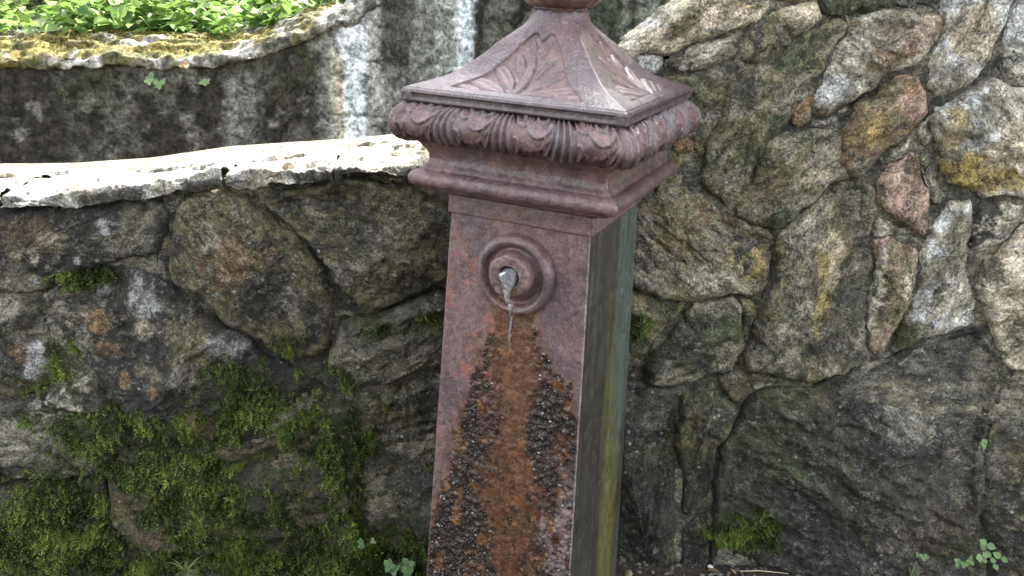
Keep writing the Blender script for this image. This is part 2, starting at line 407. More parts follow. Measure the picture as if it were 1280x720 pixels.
# ------------------------------------------------------------------ right stone wall
wr0 = WR.p+np.array([0, 0, GZ]); wall_r = thing('stone_wall', wr0, 'tall rubble stone wall rising to the side of the iron fountain away from the concrete wall', 'stone wall')
t3 = lambda x, y: (800+x/2.6667, y/2.6667)
t6 = lambda x, y: (800+x/2.6667, 225+y/2.6667)
t9 = lambda x, y: (800+x/2.6667, 450+y/2.6667)
RS = [
 # tile, polygon, colours, patches (tile coords, radii px of photo), options
 (t3, [(-75,215),(-70,150),(0,112),(100,58),(160,-10),(300,-40),(455,12),(388,72),(300,100),(190,140),(95,183),(20,178)], (CREAM, PALE, OLIVE), [(40,60,22,10,WHITE,.7),(350,10,26,10,YELLOW,.5)], dict(skirt=.12, T=.05, fol=.45)),
 (t3, [(100,195),(200,148),(312,128),(332,180),(230,230),(130,246),(104,225)], (GREY, PALE, DARK), [], dict(fol=.35, skirt=.12)),
 (t3, [(-60,190),(70,180),(84,215),(50,256),(-60,260)], (WHITE, GREY, PALE), [], dict(skirt=.12)),
 (t3, [(460,35),(590,5),(612,60),(562,105),(512,125),(474,80)], (CREAM, OLIVE, CREAM), [], dict(T=.03)),
 (t3, [(334,150),(384,80),(458,42),(510,128),(470,190),(400,218),(346,214)], (GREY, OLIVE, DARK), [], dict(fol=.6)),
 (t3, [(600,-140),(1040,-140),(1032,20),(840,26),(700,42),(618,56),(596,0)], (DARK, GREY, GRN), [], dict()),
 (t3, [(690,56),(850,36),(1020,42),(1004,130),(940,214),(842,250),(800,290),(745,325),(645,388),(595,388),(588,322),(628,252),(672,162),(702,110)], (GREY, PALE, BROWN), [(640,300,26,22,WHITE,.75),(900,110,40,22,PINK,.35)], dict(T=.034)),
 (t3, [(512,134),(560,110),(640,78),(688,64),(698,110),(664,160),(618,250),(582,302),(522,350),(504,400),(494,430),(430,482),(380,600),(330,672),(292,690),(205,600),(232,470),(290,372),(302,300),(352,228),(400,225),(470,196)], (GREY, OLIVE, GRN), [(360,300,20,30,DARK,.6)], dict(T=.03, fol=.9)),
 (t3, [(515,372),(560,320),(590,330),(577,398),(540,430),(514,405)], (ORANGE, OLIVE, YELLOW), [], dict(T=.015)),
 (t3, [(578,402),(640,396),(702,360),(692,420),(620,430),(572,426)], (GREY, PALE, DARK), [], dict(T=.015, fol=.2)),
 (t3, [(800,312),(870,262),(940,250),(968,330),(973,385),(920,440),(860,490),(800,530),(760,590),(712,608),(672,540),(692,440),(722,360)], (ORANGE, BROWN, OLIVE), [(925,320,24,26,PINK,.8),(900,290,14,10,ORANGE,.7),(790,440,34,26,YELLOW,.55),(750,560,20,20,GREY,.7)], dict(T=.038, fol=.6)),
 (t3, [(502,440),(590,432),(690,432),(682,540),(704,600),(640,620),(590,690),(520,750),(465,775),(400,760),(342,730),(314,690),(390,600),(432,490)], (OLIVE, GREY, GRN), [(600,600,24,14,CREAM,.5),(430,640,18,18,BROWN,.5)], dict(T=.026, fol=.7)),
 (t3, [(802,600),(832,562),(918,516),(960,590),(974,680),(960,790),(930,798),(870,750),(832,730),(800,690)], (PINK, (.46,.33,.26), BROWN), [], dict(T=.03, fol=1.45)),
 (t3, [(808,570),(850,500),(915,450),(945,470),(985,590),(1030,660),(995,690),(966,600),(925,512),(840,556)], (GREY, PALE, DARK), [], dict(T=.012)),
 (t3, [(1045,-140),(1275,-140),(1262,-10),(1216,100),(1190,190),(1140,260),(1080,310),(1010,330),(975,300),(972,210),(1010,120)], (WHITE, (.66,.65,.60), PALE), [(1130,120,26,60,CREAM,.8),(1060,270,30,20,GREY,.7)], dict(T=.03, fol=1.25)),  # pale stone, albedo raised further to paint in the stronger sky light
 (t3, [(1278,-140),(1560,-140),(1560,330),(1290,290),(1228,230),(1222,140),(1262,20)], (PALE, WHITE, GREY), [], dict(T=.026)),
 (t3, [(1002,362),(1080,322),(1190,272),(1290,300),(1560,340),(1560,650),(1280,662),(1140,652),(1042,620),(1012,540),(988,440)], (PALE, GREY, WHITE), [(1110,560,45,24,YELLOW,.85),(1030,430,16,26,YELLOW,.55),(1230,480,34,34,CREAM,.85),(1180,600,45,16,YELLOW,.7),(1110,420,30,22,DARK,.4)], dict(T=.04)),
 (t3, [(932,442),(984,392),(990,470),(962,490)], (WHITE, PALE, GREY), [], dict(T=.012)),
 (t3, [(104,482),(146,456),(182,480),(176,515),(122,520)], (BROWN, ORANGE, OLIVE), [], dict(T=.02)),
 (t3, [(60,270),(290,236),(292,368),(240,450),(216,540),(185,480),(150,452),(100,478),(60,480)], (OLIVE, GREY, GRN), [(180,300,20,30,GRN,.6)], dict(T=.015)),
 (t3, [(60,500),(105,528),(180,520),(212,560),(198,600),(110,652),(40,690)], (GREY, OLIVE, DARK), [], dict(T=.016, fol=.9)),
 (t6, [(-70,90),(0,82),(100,22),(160,25),(220,60),(290,120),(340,142),(430,180),(450,202),(440,290),(420,370),(390,398),(310,390),(170,415),(90,400),(0,372),(-70,355)], (OLIVE, GREY, BROWN), [(385,290,18,24,YELLOW,.6),(250,330,30,14,PALE,.4),(320,260,14,16,YELLOW,.4)], dict(T=.034)),
 (t6, [(-70,375),(0,385),(90,412),(160,428),(120,490),(60,550),(14,620),(-70,640)], (OLIVE, GRN, GREY), [], dict(T=.02)),
 (t6, [(184,424),(310,402),(335,432),(358,560),(300,640),(200,670),(90,698),(24,690),(34,604),(104,522)], (DARK, GRN, GREY), [], dict(T=.036, fol=.35)),
 (t6, [(600,72),(700,12),(786,30),(798,110),(772,200),(786,290),(758,400),(762,560),(780,606),(690,650),(570,688),(480,668),(352,638),(372,560),(404,470),(424,390),(457,290),(454,210),(522,142)], (GREY, DARK, OLIVE), [(640,280,22,55,YELLOW,.55),(650,300,12,40,CREAM,.6),(610,440,12,30,YELLOW,.5),(560,180,34,30,PALE,.45),(680,450,30,50,DARK,.6),(720,120,20,40,DARK,.5)], dict(T=.04, fol=1.1)),
 (t6, [(792,215),(850,198),(930,232),(930,320),(915,400),(870,500),(822,588),(792,596),(766,560),(768,440),(800,300)], (CREAM, PINK, OLIVE), [(780,380,12,60,PALE,.7),(900,230,10,12,BROWN,.8)], dict(T=.03, fol=1.3)),
 (t6, [(806,134),(870,162),(942,206),(932,226),(850,192),(795,206),(784,170)], (GREY, PALE, BROWN), [], dict(T=.01)),
 (t6, [(1000,142),(1040,92),(1120,72),(1110,180),(1098,250),(1108,360),(1128,420),(1128,488),(1060,508),(930,556),(856,584),(882,500),(922,410),(942,320),(944,240),(972,202)], (PALE, GREY, WHITE), [(950,410,14,30,WHITE,.6),(890,530,20,20,GRN,.8)], dict(T=.026, fol=1.3)),
 (t6, [(1142,92),(1280,82),(1560,70),(1560,130),(1270,150),(1230,208),(1152,240),(1112,240),(1118,182)], (GREY, DARK, PALE), [], dict(T=.018, fol=.5)),
 (t6, [(1282,162),(1560,150),(1560,720),(1290,650),(1240,640),(1202,560),(1162,450),(1134,380),(1152,330),(1202,260)], (CREAM, (.66,.58,.44), PALE), [(1270,540,30,30,GRN,.4),(1180,300,10,20,DARK,.6)], dict(T=.045, fol=.7)),
 (t6, [(342,412),(400,412),(377,500),(358,556),(342,440)], (DARK, GREY, OLIVE), [], dict(T=.012)),
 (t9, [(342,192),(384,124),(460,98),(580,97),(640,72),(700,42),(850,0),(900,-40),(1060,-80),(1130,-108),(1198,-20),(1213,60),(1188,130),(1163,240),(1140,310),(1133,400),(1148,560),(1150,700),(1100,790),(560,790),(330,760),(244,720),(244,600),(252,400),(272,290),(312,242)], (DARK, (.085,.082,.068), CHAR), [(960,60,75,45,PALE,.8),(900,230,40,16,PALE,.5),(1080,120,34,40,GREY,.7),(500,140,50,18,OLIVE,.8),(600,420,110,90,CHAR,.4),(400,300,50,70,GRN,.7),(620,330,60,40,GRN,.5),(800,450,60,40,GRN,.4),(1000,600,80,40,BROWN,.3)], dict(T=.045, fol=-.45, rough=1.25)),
 (t9, [(1222,100),(1280,24),(1560,-20),(1560,790),(1180,790),(1170,600),(1160,500),(1162,320),(1192,200)], (DARK, OLIVE, GREY), [(1260,120,20,30,BROWN,.6)], dict(T=.03)),
 (t9, [(142,132),(250,78),(300,150),(328,190),(300,245),(262,300),(250,390),(215,480),(170,538),(142,510),(147,400),(132,320),(127,220)], (OLIVE, DARK, GRN), [(190,440,30,40,CHAR,.6)], dict(T=.03, fol=1.4)),
 (t9, [(-80,100),(20,112),(100,112),(120,200),(124,320),(129,400),(120,600),(125,790),(-80,790)], (DARK, CHAR, GRN), [], dict(T=.026)),
 (t9, [(140,562),(170,547),(215,502),(233,560),(230,790),(140,790)], (CHAR, DARK, GREY), [], dict(T=.018)),
 (t9, [(362,100),(450,86),(440,100),(382,116)], (PALE, GREY, PALE), [], dict(T=.008)),
 (t9, [(262,66),(340,44),(384,62),(358,98),(332,162),(302,142)], (OLIVE, DARK, GREY), [], dict(T=.02)),
 # stones behind the fountain and above / beyond the frame
 (t9, [(-480,60),(-280,40),(-90,100),(-90,790),(-480,790)], (DARK, GREY, GRN), [], dict()),
 (t6, [(-480,300),(-300,260),(-80,370),(-80,640),(-300,620),(-480,640)], (OLIVE, GREY, DARK), [], dict()),
 (t3, [(-480,560),(-200,520),(50,500),(50,680),(-80,700),(-80,930),(-300,850),(-480,880)], (GREY, OLIVE, DARK), [], dict()),
 (t3, [(-480,300),(-200,262),(50,262),(50,490),(-200,510),(-480,550)], (GREY, PALE, OLIVE), [], dict(skirt=.12)),
 (t3, [(170,-20),(300,-150),(590,-150),(600,-5),(460,8),(300,-45)], (OLIVE, CREAM, DARK), [], dict(skirt=.12)),
]
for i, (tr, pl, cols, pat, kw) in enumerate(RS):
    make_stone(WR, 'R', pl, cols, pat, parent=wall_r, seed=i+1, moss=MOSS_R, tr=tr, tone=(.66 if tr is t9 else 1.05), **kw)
# courses above and beyond the frame
k = 0
for (x0, x1, y0, y1) in [(1010,1170,-190,-58),(1175,1300,-170,-58),(1305,1500,-180,-58),(905,1005,-120,-60),(1385,1520,-50,120),(1388,1520,124,330),(1388,1520,334,560),(1388,1520,564,746),(1000,1200,-330,-194),(1205,1400,-320,-185),(1402,1520,-320,-185),(1526,1690,-310,-90),(1526,1700,-84,150),(1526,1690,156,380),(1526,1700,386,590),(1526,1690,596,750),(1696,1850,-300,20),(1706,1850,26,330),(1696,1850,336,745)]:
    k += 1; j = lambda: random.uniform(-12, 12)
    pl = [(x0+j(), y0+j()), ((x0+x1)/2, y0+j()), (x1+j(), y0+j()), (x1, (y0+y1)/2+j()), (x1+j(), y1), ((x0+x1)/2+j(), y1), (x0+j(), y1), (x0, (y0+y1)/2+j())]
    make_stone(WR, 'R', pl, random.choice([(GREY, OLIVE, DARK), (OLIVE, GREY, PALE), (PALE, GREY, CREAM)]), parent=wall_r, seed=200+k, skirt=.09, step=.008)
mortar(WR, 'R', [(640,760),(625,235),(785,125),(850,62),(905,-20),(1005,-120),(1010,-320),(1510,-310),(1845,-290),(1845,760)], wall_r, ((.10,.095,.075), GREY), MOSS_R)

# ------------------------------------------------------------------ left stone wall
wl0 = WL.px(200, 400); wl0 = WL.p+WL.d*wl0[0]+np.array([0, 0, GZ])
wall_l = thing('stone_wall', wl0, 'low mossy dark rubble stone wall with pale coping in front of the concrete wall', 'stone wall')
t4 = lambda x, y: (x/2.6667, 225+y/2.6667)
LS = [
 (t4, [(-160,112),(0,104),(130,96),(300,88),(400,62),(508,52),(546,110),(540,160),(526,258),(400,270),(250,308),(130,366),(60,388),(-160,372)], (CHAR, DARK, GREY), [(90,180,60,25,BROWN,.6),(180,190,26,12,CREAM,.6),(60,245,6,10,CREAM,.9),(120,250,5,9,PALE,.9),(265,265,4,5,WHITE,.9),(40,330,26,22,GREY,.5),(100,350,24,10,PALE,.5),(345,150,8,12,WHITE,.6),(470,170,26,32,GREY,.55)], dict(T=.03)),
 (t4, [(520,55),(612,30),(600,104),(566,122),(548,100)], (GREY, WHITE, DARK), [], dict(T=.02)),
 (t4, [(622,52),(720,32),(830,62),(900,132),(1000,202),(1058,290),(1108,390),(1113,480),(1088,558),(1040,608),(960,590),(880,540),(760,488),(682,408),(564,340),(554,250),(574,150)], (OLIVE, (.19,.16,.09), DARK), [(790,270,36,30,ORANGE,.45),(880,240,14,14,ORANGE,.5),(700,180,16,20,PALE,.4),(900,370,40,36,CHAR,.6),(970,400,10,22,PALE,.5),(840,330,10,8,DARK,.6)], dict(T=.065, fol=-.9, rough=1.2)),
 (t4, [(872,72),(1000,32),(1130,4),(1300,14),(1440,58),(1560,130),(1560,250),(1500,322),(1400,384),(1250,438),(1182,398),(1114,348),(1064,268),(1004,190),(924,120)], (DARK, OLIVE, GREY), [(1250,110,22,26,OLIVE,.6),(1050,100,34,24,GREY,.5),(1180,180,40,30,CHAR,.45),(1230,330,26,34,OLIVE,.5),(1300,240,40,30,GREY,.4)], dict(T=.055)),
 (t4, [(124,402),(250,322),(400,288),(540,337),(640,416),(740,490),(838,540),(888,600),(1000,640),(1088,700),(1060,780),(960,838),(830,880),(700,886),(560,876),(482,838),(402,778),(342,700),(262,590),(172,490)], (DARK, CHAR, GREY), [(312,465,22,15,ORANGE,.95),(360,570,16,9,ORANGE,.85),(420,670,7,10,ORANGE,.9),(525,690,5,8,ORANGE,.7),(470,400,20,28,WHITE,.6),(480,490,14,14,CREAM,.65),(310,370,24,14,WHITE,.45),(200,410,16,16,PALE,.6),(630,540,26,40,OLIVE,.85),(640,650,24,20,PALE,.5),(660,840,26,28,BROWN,.7),(660,800,16,14,ORANGE,.5),(770,540,24,14,WHITE,.4)], dict(T=.05, fol=.8)),
 (t4, [(-160,400),(60,412),(113,432),(168,520),(180,600),(218,650),(120,718),(-160,742)], (DARK, GREY, BROWN), [(110,600,14,26,WHITE,.75),(70,580,10,18,ORANGE,.5),(10,430,14,18,PALE,.6)], dict(T=.025)),
 (t4, [(-160,770),(100,742),(210,692),(300,655),(342,722),(400,800),(390,900),(338,980),(200,992),(60,1008),(-160,1046)], (GREY, DARK, PALE), [(60,850,50,30,PALE,.45),(20,760,34,16,DARK,.6)], dict(T=.05, fol=.1)),
 (t4, [(1134,472),(1260,452),(1400,402),(1560,340),(1560,700),(1540,950),(1500,1250),(1330,1275),(1222,1250),(1176,1100),(1186,900),(1156,720),(1094,604)], (DARK, (.12,.11,.09), GREY), [(1200,560,30,30,GREY,.5),(1300,640,50,60,GREY,.55),(1350,900,50,60,GREY,.6),(1300,1000,40,40,BROWN,.4),(1280,780,30,20,OLIVE,.6)], dict(T=.04, fol=.3, layer=1.6)),
 (t4, [(402,904),(560,898),(820,900),(960,850),(1080,790),(1128,850),(1150,1000),(1168,1100),(1100,1158),(900,1198),(700,1238),(500,1238),(384,1160),(354,1020)], (BROWN, OLIVE, DARK), [(850,1020,50,34,CHAR,.7),(900,980,24,12,GREY,.4),(560,1000,26,18,BROWN,.5)], dict(T=.055)),
 (t4, [(-160,1060),(80,1016),(338,1000),(384,1164),(402,1290),(330,1420),(-160,1420)], (DARK, BROWN, CHAR), [(400,1140,20,50,CHAR,.6)], dict(T=.05)),
 (t4, [(420,1290),(500,1250),(700,1250),(1000,1200),(1180,1120),(1230,1262),(1400,1290),(1350,1450),(420,1450)], (DARK, BROWN, GRN), [], dict(T=.045)),
 (t4, [(1420,1290),(1560,1260),(1700,1260),(1700,1500),(1370,1460)], (DARK, GREY, GRN), [], dict()),
 (t4, [(1580,120),(1800,100),(1850,700),(1570,720)], (DARK, OLIVE, GREY), [], dict()),
 (t4, [(1570,735),(1850,720),(1850,1240),(1550,1240)], (DARK, OLIVE, GREY), [], dict()),
 (t4, [(-560,118),(-170,112),(-170,372),(-560,390)], (DARK, GREY, CHAR), [], dict()),
 (t4, [(-560,400),(-170,385),(-170,742),(-560,760)], (DARK, GREY, OLIVE), [], dict()),
 (t4, [(-560,775),(-170,760),(-170,1050),(-560,1070)], (DARK, GREY, OLIVE), [], dict()),
 (t4, [(-560,1085),(-170,1065),(-170,1420),(-560,1420)], (DARK, GREY, GRN), [], dict()),
]
for i, (tr, pl, cols, pat, kw) in enumerate(LS):
    make_stone(WL, 'L', pl, cols, pat, parent=wall_l, seed=60+i, moss=MOSS_L, tr=tr, tone=.64, **kw)
mortar(WL, 'L', [(-230,770),(-230,262),(0,258),(112,250),(236,232),(322,226),(416,220),(480,213),(560,212),(700,215),(700,790)], wall_l, ((.075,.07,.058), GREY), MOSS_L, back=.36)

# coping stones: real slabs lying on the wall, front edge and back edge traced
front = np.array([(-230,268),(0,261),(56,260),(112,252),(191,245),(236,233),(285,229),(322,229),(375,226),(416,222),(480,216),(560,214),(690,214)])
back = np.array([(-230,212),(0,206),(22,206),(49,213),(112,210),(225,201),(322,197),(424,184),(480,172),(524,180),(690,185)])
def coping(x0, x1, seed, cols, thick):
    W = WL; n = max(30, int((x1-x0)*.75)); m = 90
    xs = np.linspace(x0, x1, n); yf = np.interp(xs, front[:, 0], front[:, 1]); yb = np.interp(xs, back[:, 0], back[:, 1])
    F_ = np.array([W.px(x, y, .035) for x, y in zip(xs, yf)])      # bottom of the front edge
    DEP = .36
    rows = []
    Bk = np.array([W.px(x, y, -DEP) for x, y in zip(xs, yb)])
    for j in range(m):
        t = j/(m-1)
        if t < .14:   # front edge going up
            u = t/.14; d = .035*np.ones(n)*(1-.25*u*u); z = F_[:, 1]+thick*u
        else:
            u = (t-.14)/.72 if t < .86 else 1.0
            d = .026+(-DEP-.026)*u*np.ones(n); ztop = F_[:, 1]+thick
            z = ztop*(1-u)+Bk[:, 1]*u+.012*np.sin(math.pi*u)
            if t >= .86: z = z-(t-.86)/.14*.06; d = d-.004
        s = F_[:, 0]*(1-max(0, min(1, (t-.14)/.72)))+Bk[:, 0]*max(0, min(1, (t-.14)/.72))
        if True: s = F_[:, 0]
        rows.append(np.stack([s, z, d], 1))
    A = np.array(rows).transpose(1, 0, 2)                            # n,m,3
    p = A.reshape(-1, 3); q = np.c_[p[:, 0], p[:, 2], p[:, 1]]+seed
    nz = .008*fbm(q*12, 6, .62)+.0065*np.tanh(vn(q*np.array([11, 22, 60]))*5)+.004*fbm(q*55, 4, .6)-.014*np.clip(fbm(q*17+8, 4, .6)-.25, 0, 1)
    e = np.minimum(np.arange(n), np.arange(n)[::-1]); e = np.repeat(np.clip(e/5, 0, 1), m)
    st = np.stack([p[:, 0], p[:, 1]+nz*1.0-(1-e)*.005], 1); h = p[:, 2]+nz*.8-(1-e)*.006
    C = mix(cols[0], cols[1], sst(-.3, .4, fbm(q*14, 5))); C = mix(C, (.13, .12, .09), sst(.16, .42, fbm(q*20+5, 6, .68))*.75); C = mix(C, (.30, .23, .12), .5*sst(.2, .5, fbm(q*9+25, 4)))
    jt = np.tile(np.arange(m)/(m-1), n); C = mix(C, (.09, .085, .075), sst(.15, .06, jt+.05*fbm(q*20+3, 4))*sst(-.5, .1, fbm(q*25, 4)))
    V = W.w(st, h)
    ends = [np.arange(m), (n-1)*m+np.arange(m)]
    o = mesh_np('coping_stone', V, gridf(n, m), M_STONE, wall_l, True, {'Col': C, 'fuv': q*np.array([1, 1.5, 2]), 'moss': np.zeros(len(V))})
    return o
coping(-230, -4, 301, (WHITE, PALE), .020); coping(0, 277, 302, (WHITE, (.55,.54,.50)), .022); coping(280, 415, 303, (CREAM, WHITE), .020); coping(418, 560, 304, (CREAM, PALE), .018); coping(563, 690, 305, (GREY, PALE), .018)

# ------------------------------------------------------------------ concrete wall behind
topc = np.array([(-420,70),(0,73),(56,73),(157,73),(232,77),(285,71),(337,56),(386,38),(424,30),(442,18),(465,2),(490,-25),(515,-60),(545,-90),(600,-105),(760,-100),(1500,-80)])
wb0 = WB.p+np.array([0, 0, GZ]); wall_b = thing('concrete_wall', wb0, 'black stained concrete retaining wall with swooping mossy top behind low stone wall', 'concrete wall')
TOP = np.array([WB.px(*p) for p in topc])
def topz(s): return np.interp(s, TOP[:, 0], TOP[:, 1])
s0, s1 = TOP[0, 0], TOP[-1, 0]
ns, ntt = 470, 120
S = np.linspace(s0, s1, ns); zt = topz(S)
U = np.linspace(0, 1, ntt)
z0 = .42
A_S = np.repeat(S, ntt); A_Z = (z0+(zt[:, None]-z0)*U[None]).ravel(); p3 = np.c_[A_S, A_Z, np.zeros(A_S.size)]
h = .006*fbm(p3*7, 5)+.004*fbm(p3*40, 4, .6)
for (zx, zy) in [(440,145), (450,76)]:
    zc = WB.px(zx, zy)[1]; sc = WB.px(zx, zy)[0]
    g = np.exp(-((A_Z-zc-.004*vn(p3*12))/.005)**2)*sst(sc-.10, sc-.02, A_S)*sst(-.3, .3, fbm(np.c_[A_S*5, A_Z*3, A_S*0+zx], 4)+.1)
    h = h-.012*g
CB = mix((.026, .023, .018), (.075, .072, .060), sst(.02, .65, fbm(p3*np.array([7, 5, 1]), 6, .65)))
CB = mix(CB, (.17, .165, .14), .55*sst(.34, .62, fbm(p3*np.array([16, 11, 1])+5, 6, .68)))
CB = mix(CB, (.038, .040, .018), .8*sst(-.2, .4, fbm(p3*5+50, 4))*sst(.22, .02, zt.repeat(ntt)-A_Z))
def band(px, w, col, a, y0=-100, y1=200, f=2.2):
    """a run-off stain: a vertical streak hanging from the top of the wall"""
    global CB
    sc = WB.px(px, 100)[0]; ww = abs(WB.px(px+w, 100)[0]-sc); za, zb = WB.px(px, y1)[1], WB.px(px, y0)[1]
    x = (A_S-sc)/ww+.35*fbm(np.c_[A_S*8, A_Z*f, np.full(A_S.size, px)], 4)+.22*fbm(p3*30+px, 4)
    m_ = sst(1.15, .7, np.abs(x))*sst(za-.03, za+.03, A_Z)*sst(zb+.03, zb-.03, A_Z)
    CB = mix(CB, col, a*m_)
band(300, 20, (.20, .20, .19), .55, 95, 200); band(480, 75, (.20, .20, .18), .85); band(437, 19, (.60, .65, .68), .95, 15); band(424, 7, (.25, .20, .09), .85, 70); band(418, 6, (.40, .39, .33), .7, 60)
band(495, 24, (.05, .05, .042), .9, -100, 90); band(470, 9, (.34, .34, .31), .7); band(553, 30, (.30, .33, .30), .75); band(578, 13, (.52, .57, .58), .85); band(535, 8, (.08, .08, .06), .6)
band(620, 26, (.11, .115, .09), .7); band(760, 26, (.06, .07, .045), .8); band(800, 14, (.22, .24, .18), .7, -100, 60); band(775, 6, (.24, .25, .21), .6, -100, 60); band(835, 18, (.10, .11, .06), .7)
V = WB.w(np.stack([A_S, A_Z], 1), h)
mesh_np('face', V, gridf(ns, ntt), M_CONC, wall_b, True, {'Col': CB})
# coping: mossy sloping top
prof = [(-.012, -.026), (.016, -.022), (.020, -.012), (.016, .002), (.002, .012), (-.03, .022), (-.07, .034), (-.12, .048), (-.18, .058), (-.26, .060), (-.27, -.1)]
pr = np.array(prof); L = np.r_[0, np.cumsum(np.linalg.norm(np.diff(pr, axis=0), axis=1))]; tt = np.linspace(0, L[-1], 70)
pr = np.stack([np.interp(tt, L, pr[:, 0]), np.interp(tt, L, pr[:, 1])], 1)
nsc = 460; S = np.linspace(s0, s1, nsc); zt = topz(S); zt = np.convolve(np.pad(zt, 6, 'edge'), np.ones(13)/13, 'valid')
A_S = np.repeat(S, 70); q = np.c_[A_S, np.tile(pr[:, 0], nsc), np.repeat(zt, 70)+np.tile(pr[:, 1], nsc)]
nz = .012*fbm(q*14, 5, .62)+.007*np.tanh(3*vn(q*np.array([18, 40, 60])))+.005*fbm(q*45, 4)
front_m = np.tile(sst(.020, -.004, pr[:, 0]), nsc)*np.tile(sst(-.012, .008, pr[:, 1]), nsc)
s_w = WB.px(395, 30)[0]
pale = np.maximum(sst(s_w-.02, s_w+.03, A_S), (1-front_m)*sst(-.35, .1, fbm(q*8+21, 4)))
CC = mix((.12, .10, .030), (.07, .07, .03), sst(-.2, .5, fbm(q*18, 4)))
CC = mix(CC, mix((.34, .33, .30), (.10, .098, .085), sst(-.25, .3, fbm(q*20+3, 5, .6))), np.clip(pale*1.0+.9*sst(.30, .5, fbm(q*9+11, 4)), 0, 1))
V = WB.w(np.stack([A_S, q[:, 2]+nz], 1), q[:, 1]+nz*.6)
mesh_np('coping', V, gridf(nsc, 70), M_CONC, wall_b, True, {'Col': CC})
# body of the wall, behind its face
me_s = np.linspace(s0, s1, 60); zz = topz(me_s)
Vb = np.vstack([WB.w(np.stack([me_s, np.full(60, GZ-.05)], 1), np.full(60, -.02)), WB.w(np.stack([me_s, zz-.03], 1), np.full(60, -.02)), WB.w(np.stack([me_s, zz-.03], 1), np.full(60, -.26)), WB.w(np.stack([me_s, np.full(60, GZ-.05)], 1), np.full(60, -.26))]).reshape(4, 60, 3)
mesh_np('body', Vb.reshape(-1, 3), gridf(4, 60), M_CONC, wall_b, False, {'Col': np.full((240, 3), .12)})

# planting bed behind the concrete wall
bs = np.linspace(s0-5, s1+4, 110); bd = np.linspace(-.24, -6, 70)
BS, BD = np.meshgrid(bs, bd, indexing='ij'); bz = np.minimum(topz(BS.ravel()), WB.px(300, 60)[1]+.05)+.03+(-BD.ravel()-.24)*.22+.03*fbm(np.c_[BS.ravel()*3, BD.ravel()*3, BD.ravel()*0], 3)
bz = bz+np.clip(-BD.ravel()-1.5, 0, None)*.72  # steeper unseen rise, added to block low sky mirrored in the cap
bed = tag(mesh_np('planting_bed', WB.w(np.stack([BS.ravel(), bz], 1), BD.ravel()), gridf(110, 70), M_BANK), kind='structure')

# ------------------------------------------------------------------ cast iron fountain
PAINT = np.array((.150, .090, .090)); PAINT2 = np.array((.108, .074, .080)); RUST = np.array((.100, .044, .022)); BRN = np.array((.075, .032, .018)); BLK = np.array((.020, .016, .014)); RED = np.array((.25, .085, .06))
fountain = thing('drinking_fountain', (0, 0, GZ), 'purple brown painted cast iron fountain post with square cap, rusty below its round spout', 'fountain')
def loop(h, r, ns, kc=5):
    """rounded square, counter-clockwise from front-left: xy, normal, side coordinate u, side number"""
    X, Nn, U, Sd = [], [], [], []
    for k in range(4):
        c, s = [(1, 0), (0, 1), (-1, 0), (0, -1)][k]
        R2 = lambda x, y: (x*c-y*s, x*s+y*c)
        nk_ = ns[k] if isinstance(ns, (list, tuple)) else ns
        for i in range(nk_):
            t = -1+2*i/(nk_-1); X.append(R2(t*(h-r), -h)); Nn.append(R2(0, -1)); U.append(t*(h-r)/h); Sd.append(k)
        for i in range(1, kc+1):
            a = i/(kc+1)*math.pi/2; n_ = R2(math.sin(a), -math.cos(a)); cc = R2(h-r, -(h-r))
            X.append((cc[0]+n_[0]*r, cc[1]+n_[1]*r)); Nn.append(n_); U.append(1.0); Sd.append(k)
    return np.array(X), np.array(Nn), np.array(U), np.array(Sd)
def sweep(profile, radii, ns, kc=5):
    """profile rows (h,z) -> arrays [loop, row]"""
    P3, N3, U3, S3 = [], [], [], []
    pr = np.array(profile, float); tg = np.gradient(pr, axis=0)
    for (h, z), r, t in zip(pr, radii, tg):
        X, Nn, U, Sd = loop(h, r, ns, kc)
        ln = math.hypot(*t)+1e-9; nh, nz_ = t[1]/ln, -t[0]/ln
        P3.append(np.c_[X, np.full(len(X), z)]); N3.append(np.c_[Nn*nh, np.full(len(X), nz_)]); U3.append(U); S3.append(Sd)
    f = lambda a: np.array(a).swapaxes(0, 1)
    return f(P3), f(N3), f(U3), f(S3)
def put(name, Pts, C, wet=None, parent=fountain, mat=None):
    n, m = Pts.shape[:2]; V = Pts.reshape(-1, 3); C = np.broadcast_to(C, (n, m, 3)).reshape(-1, 3)
    return mesh_np(name, V, gridf(n, m, True), mat or M_IRON, parent, True, {'Col': C, 'wet': (np.zeros(n*m) if wet is None else wet.reshape(-1))})
def paint_cols(q, dark=0.0):
    t = sst(-.4, .5, fbm(q*13, 5)); C = mix(PAINT, PAINT2, t)
    C = mix(C, (.19, .115, .095), .5*sst(.2, .6, fbm(q*28+4, 4)))
    return C

# shaft
nz_rows = 430; zs = np.linspace(GZ-.17, .802, nz_rows); hh = .125+.034*(.8-zs)
Pp, Nn, Uu, Ss = sweep(np.c_[hh, zs], np.full(nz_rows, .0025), (150, 70, 10, 10), 2)
V = Pp.reshape(-1, 3).copy(); Nf = Nn.reshape(-1, 3); u = Uu.reshape(-1); sd = Ss.reshape(-1); z = V[:, 2]; x = V[:, 0]
C = paint_cols(V)
def fpx(pts): return np.array([on_plane(px, py, (0, -.14, 0), np.array([0, 1, 0]))[[0, 2]] for px, py in pts])
def edge(pts, z):
    q = fpx(pts); o = np.argsort(q[:, 1]); return np.interp(z, q[o, 1], q[o, 0])
xl = edge([(622,392),(606,425),(597,462),(582,495),(572,530),(563,580),(548,625),(532,668),(515,720)], z); xr = edge([(664,392),(672,430),(684,458),(704,480),(716,520),(724,580),(735,720)], z)
jag = .013*fbm(V*30, 6, .68)+.010*fbm(V*np.array([60, 60, 9]), 3)
front = (sd == 0)
dl, dr = x-xl+jag, xr-x+jag
